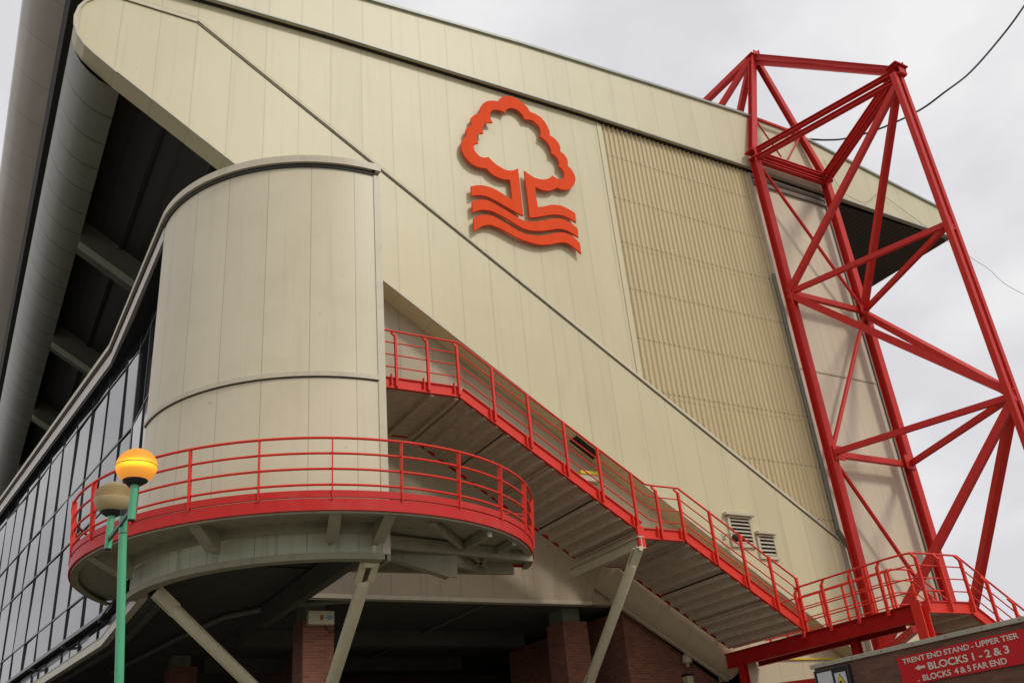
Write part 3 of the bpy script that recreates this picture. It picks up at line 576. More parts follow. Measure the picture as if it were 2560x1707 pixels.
# pale struts under the pavilion and the stair
def strut(p, q, label, r=0.13, both=True):
    p = Vector(p); q = Vector(q); d = (q-p).normalized()
    t = empty('support_strut', q, label, 'strut', 'pale round support struts')
    MB().tube([p+d*0.42, p+d*0.5, q-d*0.5, q-d*0.42], [r*0.8, r, r, r*0.8], 20).build('tube', M['strut'], t)
    for c, s_ in ((p, 1), (q, -1)):
        a = Vector((0, 1, 0)) if abs(d.y) < 0.8 else Vector((1, 0, 0)); sd_ = d.cross(a).normalized()
        mb = MB()
        for k in (-1, 1): mb.bar(c+a*k*0.07 - d*s_*0.05, c+a*k*0.07+d*s_*0.5, r*1.9 if abs(a.y) < .5 else 0.035, 0.035 if abs(a.y) < .5 else r*1.9, a.cross(d))
        mb.tube([c-a*0.13, c+a*0.13], 0.06, 12); mb.build('pin_plate', M['strut'], t)
    return t
strut((3.35, 19.1, 6.0), (7.35, 20.9, 3.05), 'pale strut slanting down right from the left end of the round pavilion')
strut((6.62, 16.35, 6.0), (6.95, 20.4, 3.35), 'pale strut under the right corner of the round pavilion beside the boxed pier')
for n_, (x, y) in (('a', (7.3, 20.75)),):
    o = MB().box(x-0.8, x+0.6, y-0.6, y+0.5, 0, 2.95).build('strut_plinth', M['brick']); tag(o, 'brick plinth on the ground where the two pavilion struts meet', 'plinth')

# ================================================================== walkway round the pavilion
WC = (6.74, 19.98); RO = 4.90; RR = 5.0
wk = empty('curved_walkway', (6.7, 16, 6.6), 'curved red-edged walkway with red railings wrapping the round pavilion', 'walkway')
A0, A1 = -218.5, -19.5
MB().arcwall(WC, RO-0.02, RO+0.03, 6.64, 6.86, A0, A1, 110).build('edge_beam', M['redband'], wk)
MB().arcwall(WC, RO+0.0, RO+0.045, 6.875, 7.0, A0, A1, 110).build('kick_plate', M['redband'], wk)
mb = MB().arcwall(WC, 3.90, RO-0.02, 6.70, 6.78, A0, -90, 60)
aa = [math.radians(-90+(A1+90)*k/24) for k in range(25)]
poly = [(WC[0]+(RO-.02)*math.cos(a), WC[1]+(RO-.02)*math.sin(a)) for a in aa]+[(6.97, poly_y) for poly_y in (18.35,)]+[(6.97, 16.1)]
mb.prism(poly, 6.70, 6.78, 'z'); mb.build('deck_plate', M['deckunder'], wk)
MB().arcwall(WC, RO-0.16, RO-0.02, 6.60, 6.64, A0, A1, 110).build('bottom_flange', M['deckunder'], wk)
MB().arcwall(WC, 3.94, 4.02, 6.52, 6.70, A0, -88, 60).build('inner_ledger', M['deckunder'], wk)
NP = 14
angs = [-179.1+14.86*k for k in range(11)]
for a in [-194, -208]+angs:
    ca, sa = math.cos(math.radians(a)), math.sin(math.radians(a))
    c = Vector((WC[0]+(RR+0.0)*ca, WC[1]+(RR)*sa, 0)); cb = Vector((WC[0]+(RO+0.02)*ca, WC[1]+(RO+0.02)*sa, 0)); tg = Vector((-sa, ca, 0))
    MB().bar(cb+Vector((0, 0, 6.84)), c+Vector((0, 0, 7.97)), 0.018, 0.10, Vector((ca, sa, 0))).build('rail_post', M['redrail'], wk)
for z in (7.97, 7.69, 7.40, 7.11):
    rr_ = RO+0.03+(RR-RO-0.03)*(z-6.86)/1.11 - (0.0 if z > 7.9 else 0.03)
    MB().tube([(WC[0]+rr_*math.cos(math.radians(A0+(A1-A0)*k/90)), WC[1]+rr_*math.sin(math.radians(A0+(A1-A0)*k/90)), z) for k in range(91)], 0.027 if z > 7.9 else 0.024, 8).build('rail', M['redrail'], wk)
e1 = Vector((WC[0]+RO*math.cos(math.radians(A1)), WC[1]+RO*math.sin(math.radians(A1)), 0))
MB().bar(e1+Vector((0, 0, 6.82)), (9.9, 18.35, 6.82), 0.05, 0.36).build('end_plate', M['redband'], wk)
mb = MB()
for z in (7.9, 7.69, 7.40, 7.11): mb.tube([e1+Vector((0, 0, z)), (10.3, 18.35, z)], 0.02, 6)
mb.build('end_rail', M['redrail'], wk)
# brackets and framing under the deck
for a in (-168, -134, -104, -92):
    ca, sa = math.cos(math.radians(a)), math.sin(math.radians(a)); tg = Vector((-sa, ca, 0))*0.05
    p = [Vector((WC[0]+r*ca, WC[1]+r*sa, z)) for r, z in ((RO-.05, 6.70), (3.95, 6.70), (3.95, 6.28), (4.15, 6.28), (RO-.05, 6.62))]
    mb = MB().add([q-tg for q in p]+[q+tg for q in p], [(0, 1, 2, 3, 4), (9, 8, 7, 6, 5)]+[(i, i+5, (i+1) % 5+5, (i+1) % 5) for i in range(5)])
    q2 = [q for q in p[3:]]; mb.bar(p[3], p[4], 0.22, 0.02); mb.build('bracket', M['deckunder'], wk)
mb = MB().bar((6.97, 16.5, 6.50), (10.8, 17.3, 6.60), 0.12, 0.24).bar((6.97, 18.3, 6.50), (10.9, 18.3, 6.58), 0.12, 0.26).bar((8.9, 15.7, 6.58), (8.9, 18.3, 6.58), 0.10, 0.18)
mb.prism([(6.97, 6.70), (6.97, 6.38), (8.55, 5.98), (8.75, 5.98), (8.80, 6.70)], 16.9, 16.96).prism([(6.97, 6.36), (8.55, 5.95), (8.55, 5.98), (6.97, 6.39)], 16.82, 17.04).bar((8.75, 16.95, 6.3), (9.9, 18.2, 6.55), 0.12, 0.2).bar((7.5, 15.4, 6.60), (10.2, 18.2, 6.60), 0.1, 0.14).bar((9.8, 16.3, 6.6), (9.8, 18.3, 6.6), 0.1, 0.14)
mb.build('underdeck_beam', M['deckunder'], wk)

# ================================================================== staircase
st = empty('steel_staircase', (14, 19.4, 5), 'red steel staircase with pale underside climbing two flights along the cream wall', 'staircase')
YO, YI = 18.0, 20.82
SLp = 0.6195
def channel(mb, p, q, y, out=-1, h=0.28):
    # web and flanges, flanges facing outwards
    a = Vector((p[0], y, p[1])); b_ = Vector((q[0], y, q[1]))
    mb.bar(a, b_, 0.02, h); mb.bar(a, b_, 0.10, 0.022, (0, 0, 1), 0, h/2-0.011); mb.bar(a, b_, 0.10, 0.022, (0, 0, 1), 0, -h/2+0.011)
c1 = [(6.95, 10.68), (9.66, 10.70)]; c2 = [(9.70, 10.69), (14.52, 10.69-SLp*4.82)]; c3 = [(14.56, 7.54), (15.95, 7.54)]; c4 = [(15.99, 7.52), (19.52, 7.52-SLp*3.53)]
for y in (YO, YI):
    for c_ in (c1, c2, c3, c4):
        mb = MB(); dz_ = 0.06 if y == YI else 0.0; channel(mb, (c_[0][0], c_[0][1]+dz_), (c_[1][0], c_[1][1]+dz_), y if y == YO else y+0.055); mb.build('stringer', M['redrail'] if y == YO else M['reddark'], st)
# posts and rails
def topz(x):
    if x <= 9.7: return 12.04
    if x <= 14.9: return 12.04-SLp*(x-9.7)
    if x <= 15.98: return 8.82
    return 8.82-SLp*(x-15.98)
outer = [8.02, 8.84, 9.64, 10.58, 11.54, 12.53, 13.48, 14.43, 15.16, 15.90, 16.86, 17.79, 18.68, 19.54]
for i, x in enumerate(outer):
    zt = topz(x) - (0.02 if not 14.43 < x < 14.9 else 0); zb = {0: 10.58}.get(i, zt-1.42)
    if x > 14.4 and x < 15: zb = 7.66
    if 15 < x < 15.95: zb = 7.42
    mb = MB(); land = x < 9.7 or 14.9 < x < 15.95
    if land: mb.bar((x, YO-0.06, zb), (x, YO-0.06, zt-0.12), 0.055, 0.075, (0, 1, 0)); mb.bar((x, YO-0.06, zt-0.13), (x-0.07, YO+0.0, zt), 0.05, 0.05, (0, 1, 0))
    else: mb.bar((x, YO-0.06, zb), (x, YO-0.06, zt), 0.055, 0.075, (0, 1, 0))
    mb.build('rail_post', M['redrail'], st)
    MB().box(x-0.14, x-0.115, YO-0.09, YO-0.01, zb+0.05, zb+0.31).build('stringer_stiffener', M['redrail'], st)
def railline(y, dz, r, name):
    pts = [(7.0, y, 12.04-dz), (9.70, y, 12.04-dz), (14.86, y, 12.04-SLp*5.16-dz+0.0), (15.08, y, 8.82-dz), (15.95, y, 8.82-dz), (19.56, y, 8.82-SLp*3.6-dz)]
    MB().tube(pts, r, 8).build(name, M['redrail'], st)
for y in (YO-0.03, YI):
    railline(y, 0.0, 0.026, 'handrail')
    for dz in (0.31, 0.63, 0.95): railline(y, dz, 0.017, 'mid_rail')
for x in (8.05, 9.64, 10.58, 12.53, 14.43, 15.16, 15.9, 17.79, 19.4):
    MB().bar((x, YI, topz(x)-1.3), (x, YI, topz(x)), 0.05, 0.07, (0, 1, 0)).build('rail_post', M['redrail'], st)
# folded plate steps
def flight(x0, z0, x1, z1, n):
    mb = MB(); dx = (x1-x0)/n; dz = (z1-z0)/n; v = []; f = []
    y0, y1 = YO+0.012, YI-0.012
    for k in range(n):
        xa = x0+dx*k; za = z0+dz*k
        mb.box(xa, xa+dx+0.03, y0, y1, za+dz, za+dz+0.035)          # tread
        mb.box(xa, xa+0.025, y0, y1, za+dz+0.035, za+0.0)            # riser
    mb.build('step_plates', M['steps'], st)
    n = round(n*0.72); dx = (x1-x0)/n; dz = (z1-z0)/n; mb = MB()          # folded soffit planks below the treads
    for k in range(n):
        xa = x0+dx*k; za = z0+dz*k-0.075
        p = [(xa, za), (xa+dx*1.005, za+dz*1.005+0.04), (xa+dx*1.005, za+dz*1.005+0.07), (xa, za+0.09)]
        mb.prism(p, y0, y1)
        if k % 2 == 1: mb.bar((xa+dx*0.9, y0, za+dz*0.9-0.012), (xa+dx*0.9, y1, za+dz*0.9-0.012), 0.06, 0.05)
    return mb.build('soffit_planks', M['steps'], st)
flight(9.72, 10.66, 14.52, 7.67, 16); flight(16.0, 7.48, 19.52, 5.29, 12)
mb = MB().box(6.95, 9.72, YO+0.012, YI-0.012, 10.62, 10.68).box(7.9, 8.0, YO+.02, YI-.02, 10.56, 10.62).box(8.9, 9.0, YO+.02, YI-.02, 10.50, 10.62).box(9.55, 9.65, YO+.02, YI-.02, 10.5, 10.62)
mb.build('landing_plate', M['steps'], st)
mb = MB().box(14.50, 16.02, YO+0.012, YI-0.012, 7.46, 7.52).box(14.49, 14.53, YO+0.012, YI-0.012, 7.40, 7.74).box(15.2, 15.3, YO+.02, YI-.02, 7.40, 7.46).box(15.85, 15.93, YO+.02, YI-.02, 7.38, 7.46)
mb.build('landing_plate', M['steps'], st)
MB().ibeam((14.42, YO-0.12, 7.28), (14.42, YI+0.30, 7.28), 0.20, 0.30, 0.025).build('support_beam', M['strut'], st)
MB().box(14.36, 14.56, YO-0.10, YO-0.02, 7.12, 7.7).build('beam_end_plate', M['redrail'], st)
strut((14.36, 18.0, 7.12), (14.42, 21.05, 4.25), 'pale strut raking back from the middle stair landing to the brick pier')
o = MB().box(14.1, 14.75, 20.8, 21.5, 0, 4.1).build('strut_plinth', M['brick']); tag(o, 'narrow brick plinth under the foot of the stair strut', 'plinth')

# ================================================================== bridge landing at the foot of the stairs
br = empty('bridge_landing', (20, 17, 5), 'red steel bridge landing with railings at the foot of the stairs', 'footbridge')
XB = 19.54
def chan(p, q, w, h, name, mat, t=0.025): return MB().ibeam(p, q, w, h, t).build(name, mat, br)
chan((XB, 21.2, 4.97), (XB, 14.5, 4.97), 0.14, 0.40, 'edge_girder', M['reddark']); chan((XB+1.02, 21.0, 4.97), (XB+1.02, 15.7, 4.97), 0.14, 0.36, 'edge_girder', M['reddark'])
MB().ibeam((XB, 14.42, 0), (XB, 14.42, 5.2), 0.26, 0.26, 0.03, (1, 0, 0)).build('column', M['redrail'], br)
MB().ibeam((XB, 20.6, 0), (XB, 20.6, 4.78), 0.2, 0.2, 0.03, (1, 0, 0)).build('column', M['reddark'], br)
MB().ibeam((XB+0.6, 17.0, 0), (XB+0.6, 17.0, 4.78), 0.2, 0.2, 0.03, (1, 0, 0)).build('column', M['reddark'], br)
MB().box(XB+0.03, XB+1.0, 14.4, 21.1, 5.10, 5.16).box(XB+1.0, XB+1.75, 14.4, 15.7, 5.10, 5.16).build('deck_plate', M['steps'], br)
MB().bar((17.4, 21.0, 3.85), (21.5, 16.0, 3.85), 0.16, 0.4).build('low_beam', M['reddark'], br)
MB().bar((24.9, 19.9, 5.0), (22.9, 17.2, 5.15), 0.18, 0.2).bar((28.6, 19.9, 4.9), (24.4, 16.2, 4.9), 0.18, 0.2).build('tie_beam', M['red'], br)
for y in (18.0, 17.05, 16.12, 15.22):
    MB().bar((XB-0.10, y, 5.03), (XB-0.10, y, 6.20), 0.075, 0.055, (1, 0, 0)).bar((XB-0.10, y, 6.19), (XB-0.02, y-0.03, 6.33), 0.05, 0.05, (1, 0, 0)).build('rail_post', M['redrail'], br)
for z, r in ((6.33, 0.026), (6.04, 0.017), (5.74, 0.017), (5.44, 0.017)):
    MB().tube([(XB-0.05, 18.05, z), (XB-0.05, 14.95, z), (XB+0.02, 14.52, z), (XB+0.12, 14.33, z), (XB+0.5, 14.30, z), (21.33, 14.30, z), (27.5, 14.30, z-SLp*6.17)], r, 8).build('rail', M['redrail'], br)
    MB().tube([(XB+1.08, 20.6, z), (XB+1.08, 16.0, z), (XB+1.14, 15.78, z), (XB+1.4, 15.72, z), (21.33, 15.72, z), (27.5, 15.72, z-SLp*6.17)], r*0.95, 8).build('rail', M['redrail'], br)
for y in (20.4, 19.7, 19.0, 18.2, 17.4, 16.6, 15.95): MB().bar((XB+1.08, y, 5.15), (XB+1.08, y, 6.33), 0.05, 0.05, (1, 0, 0)).build('rail_post', M['redrail'], br)
for x in (19.66, 20.5, 21.33, 22.13, 22.96, 23.9, 24.85, 25.8):
    zt = 6.33 if x < 21.4 else 6.33-SLp*(x-21.33)
    zb = 4.95 if x < 21.4 else zt-1.32
    mb = MB().bar((x, 14.24, zb), (x, 14.24, zt-0.13), 0.055, 0.075, (0, 1, 0)).bar((x, 14.24, zt-0.14), (x-0.09, 14.30, zt), 0.05, 0.05, (0, 1, 0)); mb.build('rail_post', M['redrail'], br)
    MB().bar((x, 15.76, zb), (x, 15.76, zt), 0.05, 0.05, (0, 1, 0)).build('rail_post', M['redrail'], br)
for y in (14.32, 15.74):
    mb = MB(); a = Vector((XB+0.15, y, 5.06)); b_ = Vector((21.3, y, 5.06)); c_ = Vector((27.5, y, 5.06-SLp*6.2))
    for p, q in ((a, b_), (b_, c_)): mb.bar(p, q, 0.02, 0.28); mb.bar(p, q, 0.1, 0.022, (0, 0, 1), 0, .129); mb.bar(p, q, 0.1, 0.022, (0, 0, 1), 0, -.129)
    mb.build('stringer', M['redrail'], br)
mb = MB()
for k in range(20): xa = 21.3+0.31*k; za = 5.12-SLp*0.31*k; mb.box(xa, xa+0.34, 14.34, 15.72, za-0.19, za-0.155); mb.box(xa, xa+0.025, 14.34, 15.72, za-0.155, za)
mb.build('step_plates', M['steps'], br)

# ================================================================== truss tower
tw = empty('truss_tower', (26.7, 18, 0), 'tall red steel lattice tower rising over the roof at the end of the stand', 'steel tower')
def member(name, p, q, w=0.2, kind='box', h=None, upv=(0, 0, 1)):
    mb = MB(); h = h or w
    if kind == 'i': mb.ibeam(p, q, w, h, 0.03, upv)
    elif kind == 'tube': mb.tube([p, q], w/2, 12)
    else: mb.bar(p, q, w, h, upv)
    return mb.build(name, M['red'], tw)
A_ = lambda z: Vector((24.75, 20.0, z)); B_ = lambda z: Vector((28.75, 20.0, z)); O_ = lambda z: Vector((26.55, 14.4, z))
Z1, Z2, Z3, Zb = 24.07, 17.72, 11.44, 5.0
P1 = Vector((26.7, 20.32, 30.4))
for F_ in (A_, B_): member('leg', F_(-0.0), F_(Z1-0.1), 0.30, 'i', 0.30, (0, 1, 0))
for dx in (-0.17, 0.17): member('outer_leg', O_(0)+Vector((dx, 0, 0)), O_(Z1+0.1)+Vector((dx, 0, 0)), 0.17, 'box', 0.19, (0, 1, 0))
for z in (Z2-0.2, Z3-0.1): MB().bar(O_(z)+Vector((-.1, 0, 0)), O_(z)+Vector((.1, 0, 0)), 0.14, 0.2).build('leg_spacer', M['red'], tw)
for F_ in (A_, B_):
    for dz in (0.0, -0.36): member('top_beam', F_(Z1+0.15+dz), O_(Z1+0.25+dz), 0.20, 'i', 0.17)
for dz in (0.0, -0.36): member('top_beam', A_(Z1+0.15+dz), B_(Z1+0.15+dz), 0.20, 'i', 0.17)
for dz, dx in ((0.0, 0), (-0.34, 0)): member('head_beam', P1+Vector((0, -.1, -0.1+dz)), O_(Z1+0.35+dz*0.5), 0.20, 'i', 0.22)
member('mast_leg', P1, A_(Z1+0.2), 0.26, 'i', 0.26, (0, 1, 0)); member('mast_leg', P1+Vector((.1, 0, 0)), B_(Z1+0.2), 0.24, 'i', 0.24, (0, 1, 0))
member('roof_stay', P1, Vector((26.7, 44, 30.4)), 0.26); member('roof_stay', P1, Vector((24.75, 23.6, 26.4)), 0.22); member('roof_stay', P1, Vector((28.75, 26.2, 26.3)), 0.26)
member('bracing_bar', A_(26.3)+Vector((0.7, 0.1, 0)), B_(26.3)+Vector((-0.7, 0.1, 0)), 0.10)
member('bracing_rod', (25.42, 20.05, 26.2), (26.38, 20.0, Z1+0.4), 0.07, 'tube'); member('bracing_rod', (28.0, 20.05, 26.1), (26.75, 20.0, Z1+0.4), 0.07, 'tube')
for F_, G_ in ((A_, B_),):
    member('horizontal', A_(Z2), B_(Z2), 0.16, 'box', 0.2); member('horizontal', A_(Z3), B_(Z3), 0.16, 'box', 0.2)
for F_ in (A_, B_):
    member('horizontal', F_(Z2), O_(Z2), 0.15, 'box', 0.19); member('horizontal', F_(Z3), O_(Z3), 0.15, 'box', 0.19)
    member('diagonal', O_(Z1-0.2), F_(Z2), 0.24, 'box', 0.2); member('diagonal', F_(Z2-0.1), O_(Z3+0.1), 0.24, 'box', 0.24); member('diagonal', O_(Z3-0.1), F_(Zb), 0.24, 'box', 0.24)
member('face_diagonal', A_(Z1-0.3)+Vector((0.1, 0, 0)), B_(Z2+0.1), 0.13, 'tube'); member('face_diagonal', B_(Z2-0.1), A_(Z3+0.1)+Vector((.1, 0, 0)), 0.16, 'tube'); member('face_diagonal', A_(Z3-0.2)+Vector((.1, 0, 0)), B_(Zb+0.2), 0.14, 'tube')
def gusset(c, n=4):
    mb = MB()
    mb.bar(c+Vector((-.3, 0, 0)), c+Vector((.3, 0, 0)), 0.4, 0.04); mb.bar(c+Vector((-.22, 0, -.3)), c+Vector((.22, 0, -.3)), 0.36, 0.04); mb.bar(c+Vector((0, -.2, -.28)), c+Vector((0, -.2, .18)), 0.3, 0.03, (0, 1, 0))
    mb.bar(c+Vector((.2, -.1, -.3)), c+Vector((.2, -.1, .3)), 0.03, 0.25, (0, 1, 0))
    mb.build('gusset', M['red'], tw)
gusset(A_(Z1+0.1)); gusset(B_(Z1+0.1)); gusset(P1+Vector((0.05, 0, -0.02))); gusset(O_(Z1+0.35)+Vector((0.1, 0, 0)))
MB().box(26.25, 26.95, 14.1, 14.6, Z1+0.38, Z1+0.43).build('cap_plate', M['reddark'], tw)
for c in (A_(Z2), B_(Z2), A_(Z3), B_(Z3)):
    mb = MB().box(c.x-0.05, c.x+0.42 if c.x < 26 else c.x+0.05, 19.80, 19.83, c.z-0.28, c.z+0.24)
    if c.x > 26: mb = MB().box(c.x-0.42, c.x+0.05, 19.80, 19.83, c.z-0.24, c.z+0.28)
    for k in range(4): mb.box(c.x-0.02+(0.1*k if c.x < 26 else -0.1*k), c.x+0.01+(0.1*k if c.x < 26 else -0.1*k), 19.785, 19.80, c.z-0.02, c.z+0.01)
    mb.build('gusset', M['red'], tw)
for c in (O_(Z2), O_(Z3)): MB().bar(c+Vector((0, 0, -.25)), c+Vector((0, 0, .25)), 0.5, 0.10, (0, 1, 0)).build('node_plate', M['red'], tw)

# ================================================================== undercroft piers and their box
def pier(x, y, w, d, ztop, label, zp=6.78):
    t = empty('brick_pier', (x+w/2, y+d/2, 0), label, 'pier', 'brick piers under the stand')
    MB().box(x, x+w, y, y+d, 0, ztop).build('shaft', M['brick'], t); MB().box(x+0.06, x+w-0.2, y+0.06, y+d-0.1, ztop, zp).build('padstone', M['pad'], t)
pier(7.53, 23.0, 0.80, 0.80, 6.36, 'brick pier with a cream junction box fixed to its face')
pier(15.22, 23.0, 0.84, 0.90, 6.42, 'brick pier behind the strut of the stair landing')
pier(5.95, 30.8, 0.80, 0.8, 6.5, 'far dim brick pier seen left of the junction box pier', 6.84)
t = empty('junction_box', (7.93, 22.9, 6.2), 'cream junction box with blue and amber stickers on the brick pier', 'junction box')
MB().box(7.60, 8.28, 22.82, 23.0, 6.20, 6.54).build('case', M['box'], t, 0.015)
MB().prism([(8.03, 6.37), (8.15, 6.43), (8.27, 6.37), (8.15, 6.31)], 22.812, 22.818).build('blue_mark', M['blue'], t)
mb = MB()
for x in (8.09, 8.125, 8.175, 8.21): mb.box(x-0.006, x+0.006, 22.808, 22.811, 6.345, 6.395)
mb.build('logo_bars', M['box'], t)
MB().box(7.90, 7.995, 22.812, 22.818, 6.30, 6.44).build('amber_label', M['amber'], t)
MB().prism([(7.915, 6.335), (7.98, 6.335), (7.948, 6.41)], 22.806, 22.811).build('hazard_triangle', M['dark'], t)
MB().tube([(8.28, 22.92, 6.5), (8.36, 22.95, 6.3), (8.34, 22.95, 6.1), (8.2, 22.93, 6.02), (8.05, 22.9, 6.19)], 0.012, 6).tube([(8.16, 22.97, 6.54), (8.17, 22.97, 6.9)], 0.012, 6).build('lead', M['cable'], t)
t = empty('loudspeaker', (18.83, 22.1, 5.0), 'small pale horn loudspeaker on the brick wall below the rounded cladding', 'loudspeaker')
MB().lathe((18.83, 22.1, 5.12), [(0.001, 0.22), (0.10, 0.21), (0.12, 0.15), (0.155, -0.02), (0.145, -0.03), (0.06, -0.04), (0.055, -0.14), (0.001, -0.15)], 20).build('horn', M['box'], t)
MB().bar((18.83, 22.3, 5.2), (18.83, 22.14, 5.2), 0.05, 0.05).build('arm', M['dark'], t)
t = empty('wall_lantern', (18.82, 22.15, 4.6), 'square wall lantern with dark lid under the loudspeaker', 'lantern')
MB().box(18.68, 18.96, 22.05, 22.3, 4.72, 4.78).build('lid', M['cable'], t); MB().box(18.71, 18.93, 22.07, 22.29, 4.42, 4.72).build('glass_body', M['box'], t)

# ================================================================== brick wall with sign, notices
bw = empty('sign_wall', (14.2, 9, 0), 'brown brick boundary wall with grey coping carrying the red direction sign', 'wall')
MB().box(14.0, 14.35, 2.0, 12.90, 0, 3.50).build('brickwork', M['brickw'], bw)
MB().box(13.955, 14.40, 2.0, 12.96, 3.50, 3.575).build('coping', M['coping'], bw, 0.006)
mb = MB()
for k in range(14): mb.box(13.945, 13.955, 12.6-0.66*k-0.008, 12.6-0.66*k+0.008, 3.53, 3.545)
mb.build('coping_screws', M['dark'], bw)
sg = empty('direction_sign', (13.98, 9.8, 3.1), 'red direction sign reading trent end stand upper tier, blocks and a left arrow', 'sign')
MB().prism([(8.55, 2.93), (11.02, 2.93), (11.02, 3.375), (8.55, 3.405)], 13.965, 13.995, 'x').build('sign_board', M['signred'], sg)
def text(body, y0, y1, z0, z1, name, parent, zr=0.0, bold=0.016, xpl=13.958):
    cu = bpy.data.curves.new('lettering', 'FONT'); cu.body = body; cu.size = 1; cu.offset = bold; cu.extrude = 0.0; cu.space_word = 0.8
    ob = bpy.data.objects.new('lettering', cu); col.objects.link(ob)
    dg = bpy.context.evaluated_depsgraph_get(); me = bpy.data.meshes.new_from_object(ob.evaluated_get(dg))
    bpy.data.objects.remove(ob)
    xs_ = [v.co.x for v in me.vertices]; ys_ = [v.co.y for v in me.vertices]; xa, xb = min(xs_), max(xs_); ya, yb = 0.0, 0.73
    for v in me.vertices:
        u = (v.co.x-xa)/(xb-xa); w = (v.co.y-ya)/(yb-ya)
        v.co = (xpl, y0+(y1-y0)*u, z0+(z1-z0)*w+zr*u)
    me.materials.append(M['white']); o = bpy.data.objects.new(name, me); col.objects.link(o); o.parent = parent; o.matrix_parent_inverse = parent.matrix_world.inverted(); return o
text('TRENT END STAND - UPPER TIER', 10.91, 8.74, 3.262, 3.345, 'lettering', sg, 0.028, 0.020)
text('BLOCKS 1 - 2 & 3', 10.44, 8.96, 3.103, 3.215, 'lettering', sg, 0.012, 0.026)
text('BLOCKS  4 & 5 FAR END', 10.60, 9.05, 2.955, 3.045, 'lettering', sg, 0.018, 0.022)
MB().prism([(10.70, 3.162), (10.61, 3.205), (10.61, 3.182), (10.50, 3.184), (10.50, 3.143), (10.61, 3.141), (10.61, 3.118)], 13.956, 13.962, 'x').build('arrow', M['white'], sg)
MB().box(13.957, 13.962, 10.675, 10.70, 2.955, 2.975).build('dot', M['white'], sg)
nb = empty('notice_board', (13.97, 12.45, 2.8), 'black framed notice board with white paper at the end of the brick wall', 'notice board')
MB().box(13.93, 13.998, 12.06, 12.85, 2.4, 3.44).build('board', M['cable'], nb); MB().box(13.922, 13.927, 12.45, 12.80, 2.6, 3.405).build('paper', M['paper'], nb)
MB().box(13.915, 13.99, 12.05, 12.075, 2.4, 3.45).box(13.915, 13.99, 12.835, 12.86, 2.4, 3.45).box(13.915, 13.99, 12.075, 12.835, 3.43, 3.45).build('frame', M['mull'], nb)
ws = empty('camera_warning_sign', (13.92, 12.25, 3.1), 'small white sign with yellow triangle warning of security cameras', 'warning sign')
MB().box(13.915, 13.922, 12.13, 12.385, 2.9, 3.345).build('plate', M['paper'], ws)
MB().box(13.911, 13.914, 12.14, 12.375, 2.9, 3.10).build('yellow_base', M['yellow'], ws)
MB().prism([(12.365, 3.115), (12.15, 3.115), (12.2575, 3.325)], 13.907, 13.911, 'x').build('triangle_border', M['cable'], ws)
MB().prism([(12.345, 3.127), (12.17, 3.127), (12.2575, 3.30)], 13.903, 13.9065, 'x').build('yellow_triangle', M['yellow'], ws)
MB().bar((13.901, 12.30, 3.165), (13.901, 12.235, 3.195), 0.003, 0.03).bar((13.901, 12.235, 3.165), (13.901, 12.20, 3.15), 0.003, 0.012).build('camera_symbol', M['cable'], ws)

# ================================================================== lamp post
lp = empty('lamp_post', (1.9, 11.2, 0), 'green lamp post with one lit and one unlit amber globe', 'street lamp')
pb = Vector((1.88, 11.22, 0)); ptp = Vector((1.50, 11.12, 5.02))
MB().tube([pb, ptp], [0.055, 0.045], 20).build('pole', M['green'], lp)
MB().tube([ptp-(ptp-pb).normalized()*0.20, ptp-(ptp-pb).normalized()*0.19], 0.0475, 20).build('pole_joint', M['darkgreen'], lp)
MB().tube([ptp, ptp+Vector((0, 0, .08))], 0.038, 16).build('pole_cap', M['cable'], lp)
def globe(c, mat, name):
    c = Vector(c); prof_ = []
    R_ = 0.220
    for k in range(25):
        a = -math.pi/2+math.pi*k/24; r = R_*math.cos(a); z = R_*0.93*math.sin(a)
        if z < -0.165: continue
        prof_.append((max(r, 0.0005), z))
    mb = MB().lathe((0, 0, 0), prof_, 40); o = mb.build(name, mat, None); o.location = c; bpy.context.view_layer.update()
    o.parent = lp; o.matrix_parent_inverse = lp.matrix_world.inverted()
    MB().lathe(c, [(0.001, -0.152), (0.135, -0.152), (0.133, -0.172), (0.082, -0.208), (0.038, -0.218), (0.001, -0.218)], 30).build('globe_base', M['cable'], o)
    MB().arcwall((c.x, c.y), 0.216, 0.2212, c.z-0.006, c.z+0.004, 0, 360, 40).build('globe_seam', M['amber'], o)
    return o
g1 = Vector((1.505, 10.53, 5.42)); g2 = Vector((1.44, 11.66, 5.40))
globe(g1, M['lit'], 'lit_globe'); globe(g2, M['unlit'], 'unlit_globe')
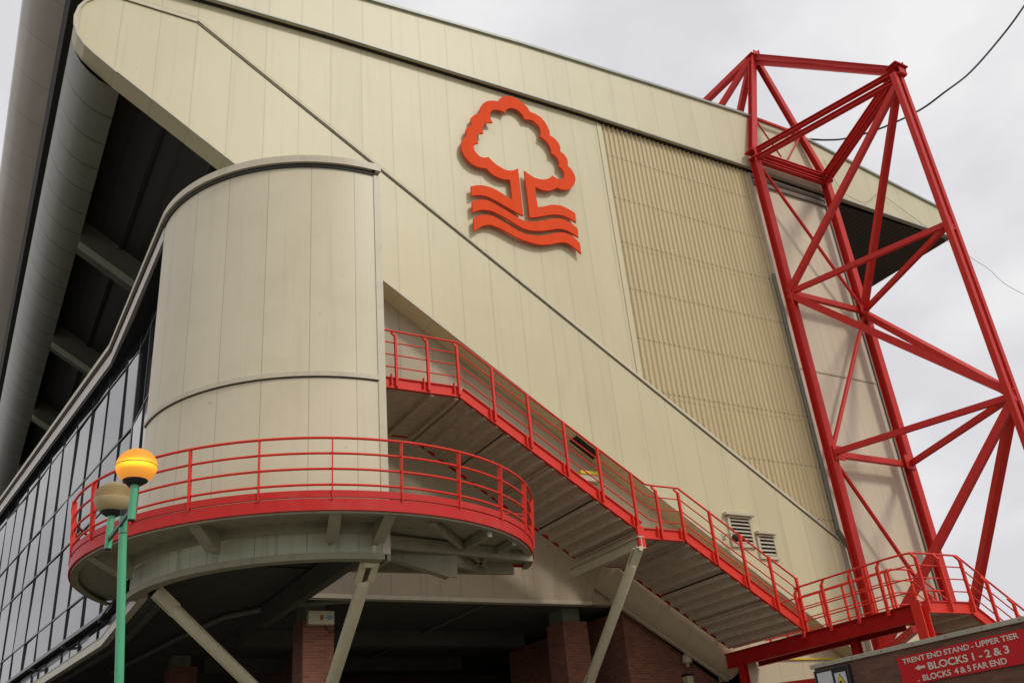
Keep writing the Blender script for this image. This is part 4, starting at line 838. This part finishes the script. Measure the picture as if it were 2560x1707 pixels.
for gc, ln in ((g1, 0.36), (g2, 0.36)):
    MB().tube([gc+Vector((0, 0, -0.215)), gc+Vector((0, 0, -0.25-ln))], 0.041, 18).build('globe_stem', M['green'], lp)
    MB().tube([gc+Vector((0, 0, -0.25-ln)), gc+Vector((0, 0, -0.262-ln))], 0.039, 16).build('stem_cap', M['cable'], lp)
MB().bar(g1+Vector((0, 0, -.48)), g2+Vector((0, 0, -.50)), 0.03, 0.05).build('cross_arm', M['darkgreen'], lp)

# ================================================================== cables, distant bits
def sagging(pts, r, mat, name, label, cat):
    P_ = [Vector(p) for p in pts]; out = []
    for i in range(len(P_)-1):
        p0, p1, p2, p3 = P_[max(i-1, 0)], P_[i], P_[i+1], P_[min(i+2, len(P_)-1)]
        for k in range(8):
            t = k/8; out.append(0.5*((2*p1)+(-p0+p2)*t+(2*p0-5*p1+4*p2-p3)*t*t+(-p0+3*p1-3*p2+p3)*t**3))
    out.append(P_[-1]); o = MB().tube(out, r, 6).build(name, mat); return tag(o, label, cat)
sagging(CABLE, 0.045, M['cable'], 'overhead_cable', 'thick black cable sagging from the roof edge up past the red tower', 'cable')
sagging(WIRE, 0.010, M['wire'], 'hanging_wire', 'thin pale wire looping down across the roof fascia behind the tower', 'wire')
t = empty('distant_roof_frame', (48, 35, 8), 'small grey lattice roof frame far beyond the bridge railing', 'roof frame')
mb = MB()
for k in range(8):
    x = 47.2+0.25*k; mb.bar((x, 34, 10.55), (x+0.13, 34, 11.1), 0.05, 0.05); mb.bar((x+0.13, 34, 11.1), (x+0.25, 34, 10.55), 0.05, 0.05)
for z in (10.35, 10.55, 10.8, 11.1): mb.bar((47.0, 34, z), (49.4, 34, z), 0.06, 0.06)
for x in (47.1, 48.2, 49.3): mb.bar((x, 34, 0), (x, 34, 11.1), 0.09, 0.09)
mb.build('lattice', M['lattice'], t)
mb = MB()
for k in range(11):
    a = random.uniform(-0.6, 0.9); l = random.uniform(0.25, 0.5); b0 = Vector((3.9+random.uniform(-.05, .05), 28.2, zlow(3.9)+0.25))
    mb.tube([b0, b0+Vector((a*l*.6, 0, l*.6)), b0+Vector((a*l*1.4, -.05, l*(.8-abs(a)*.5)))], [0.012, 0.010, 0.003], 5)
tag(mb.build('dry_weed', M['weed']), 'tuft of dry weed growing from a rib under the tier', 'weed')
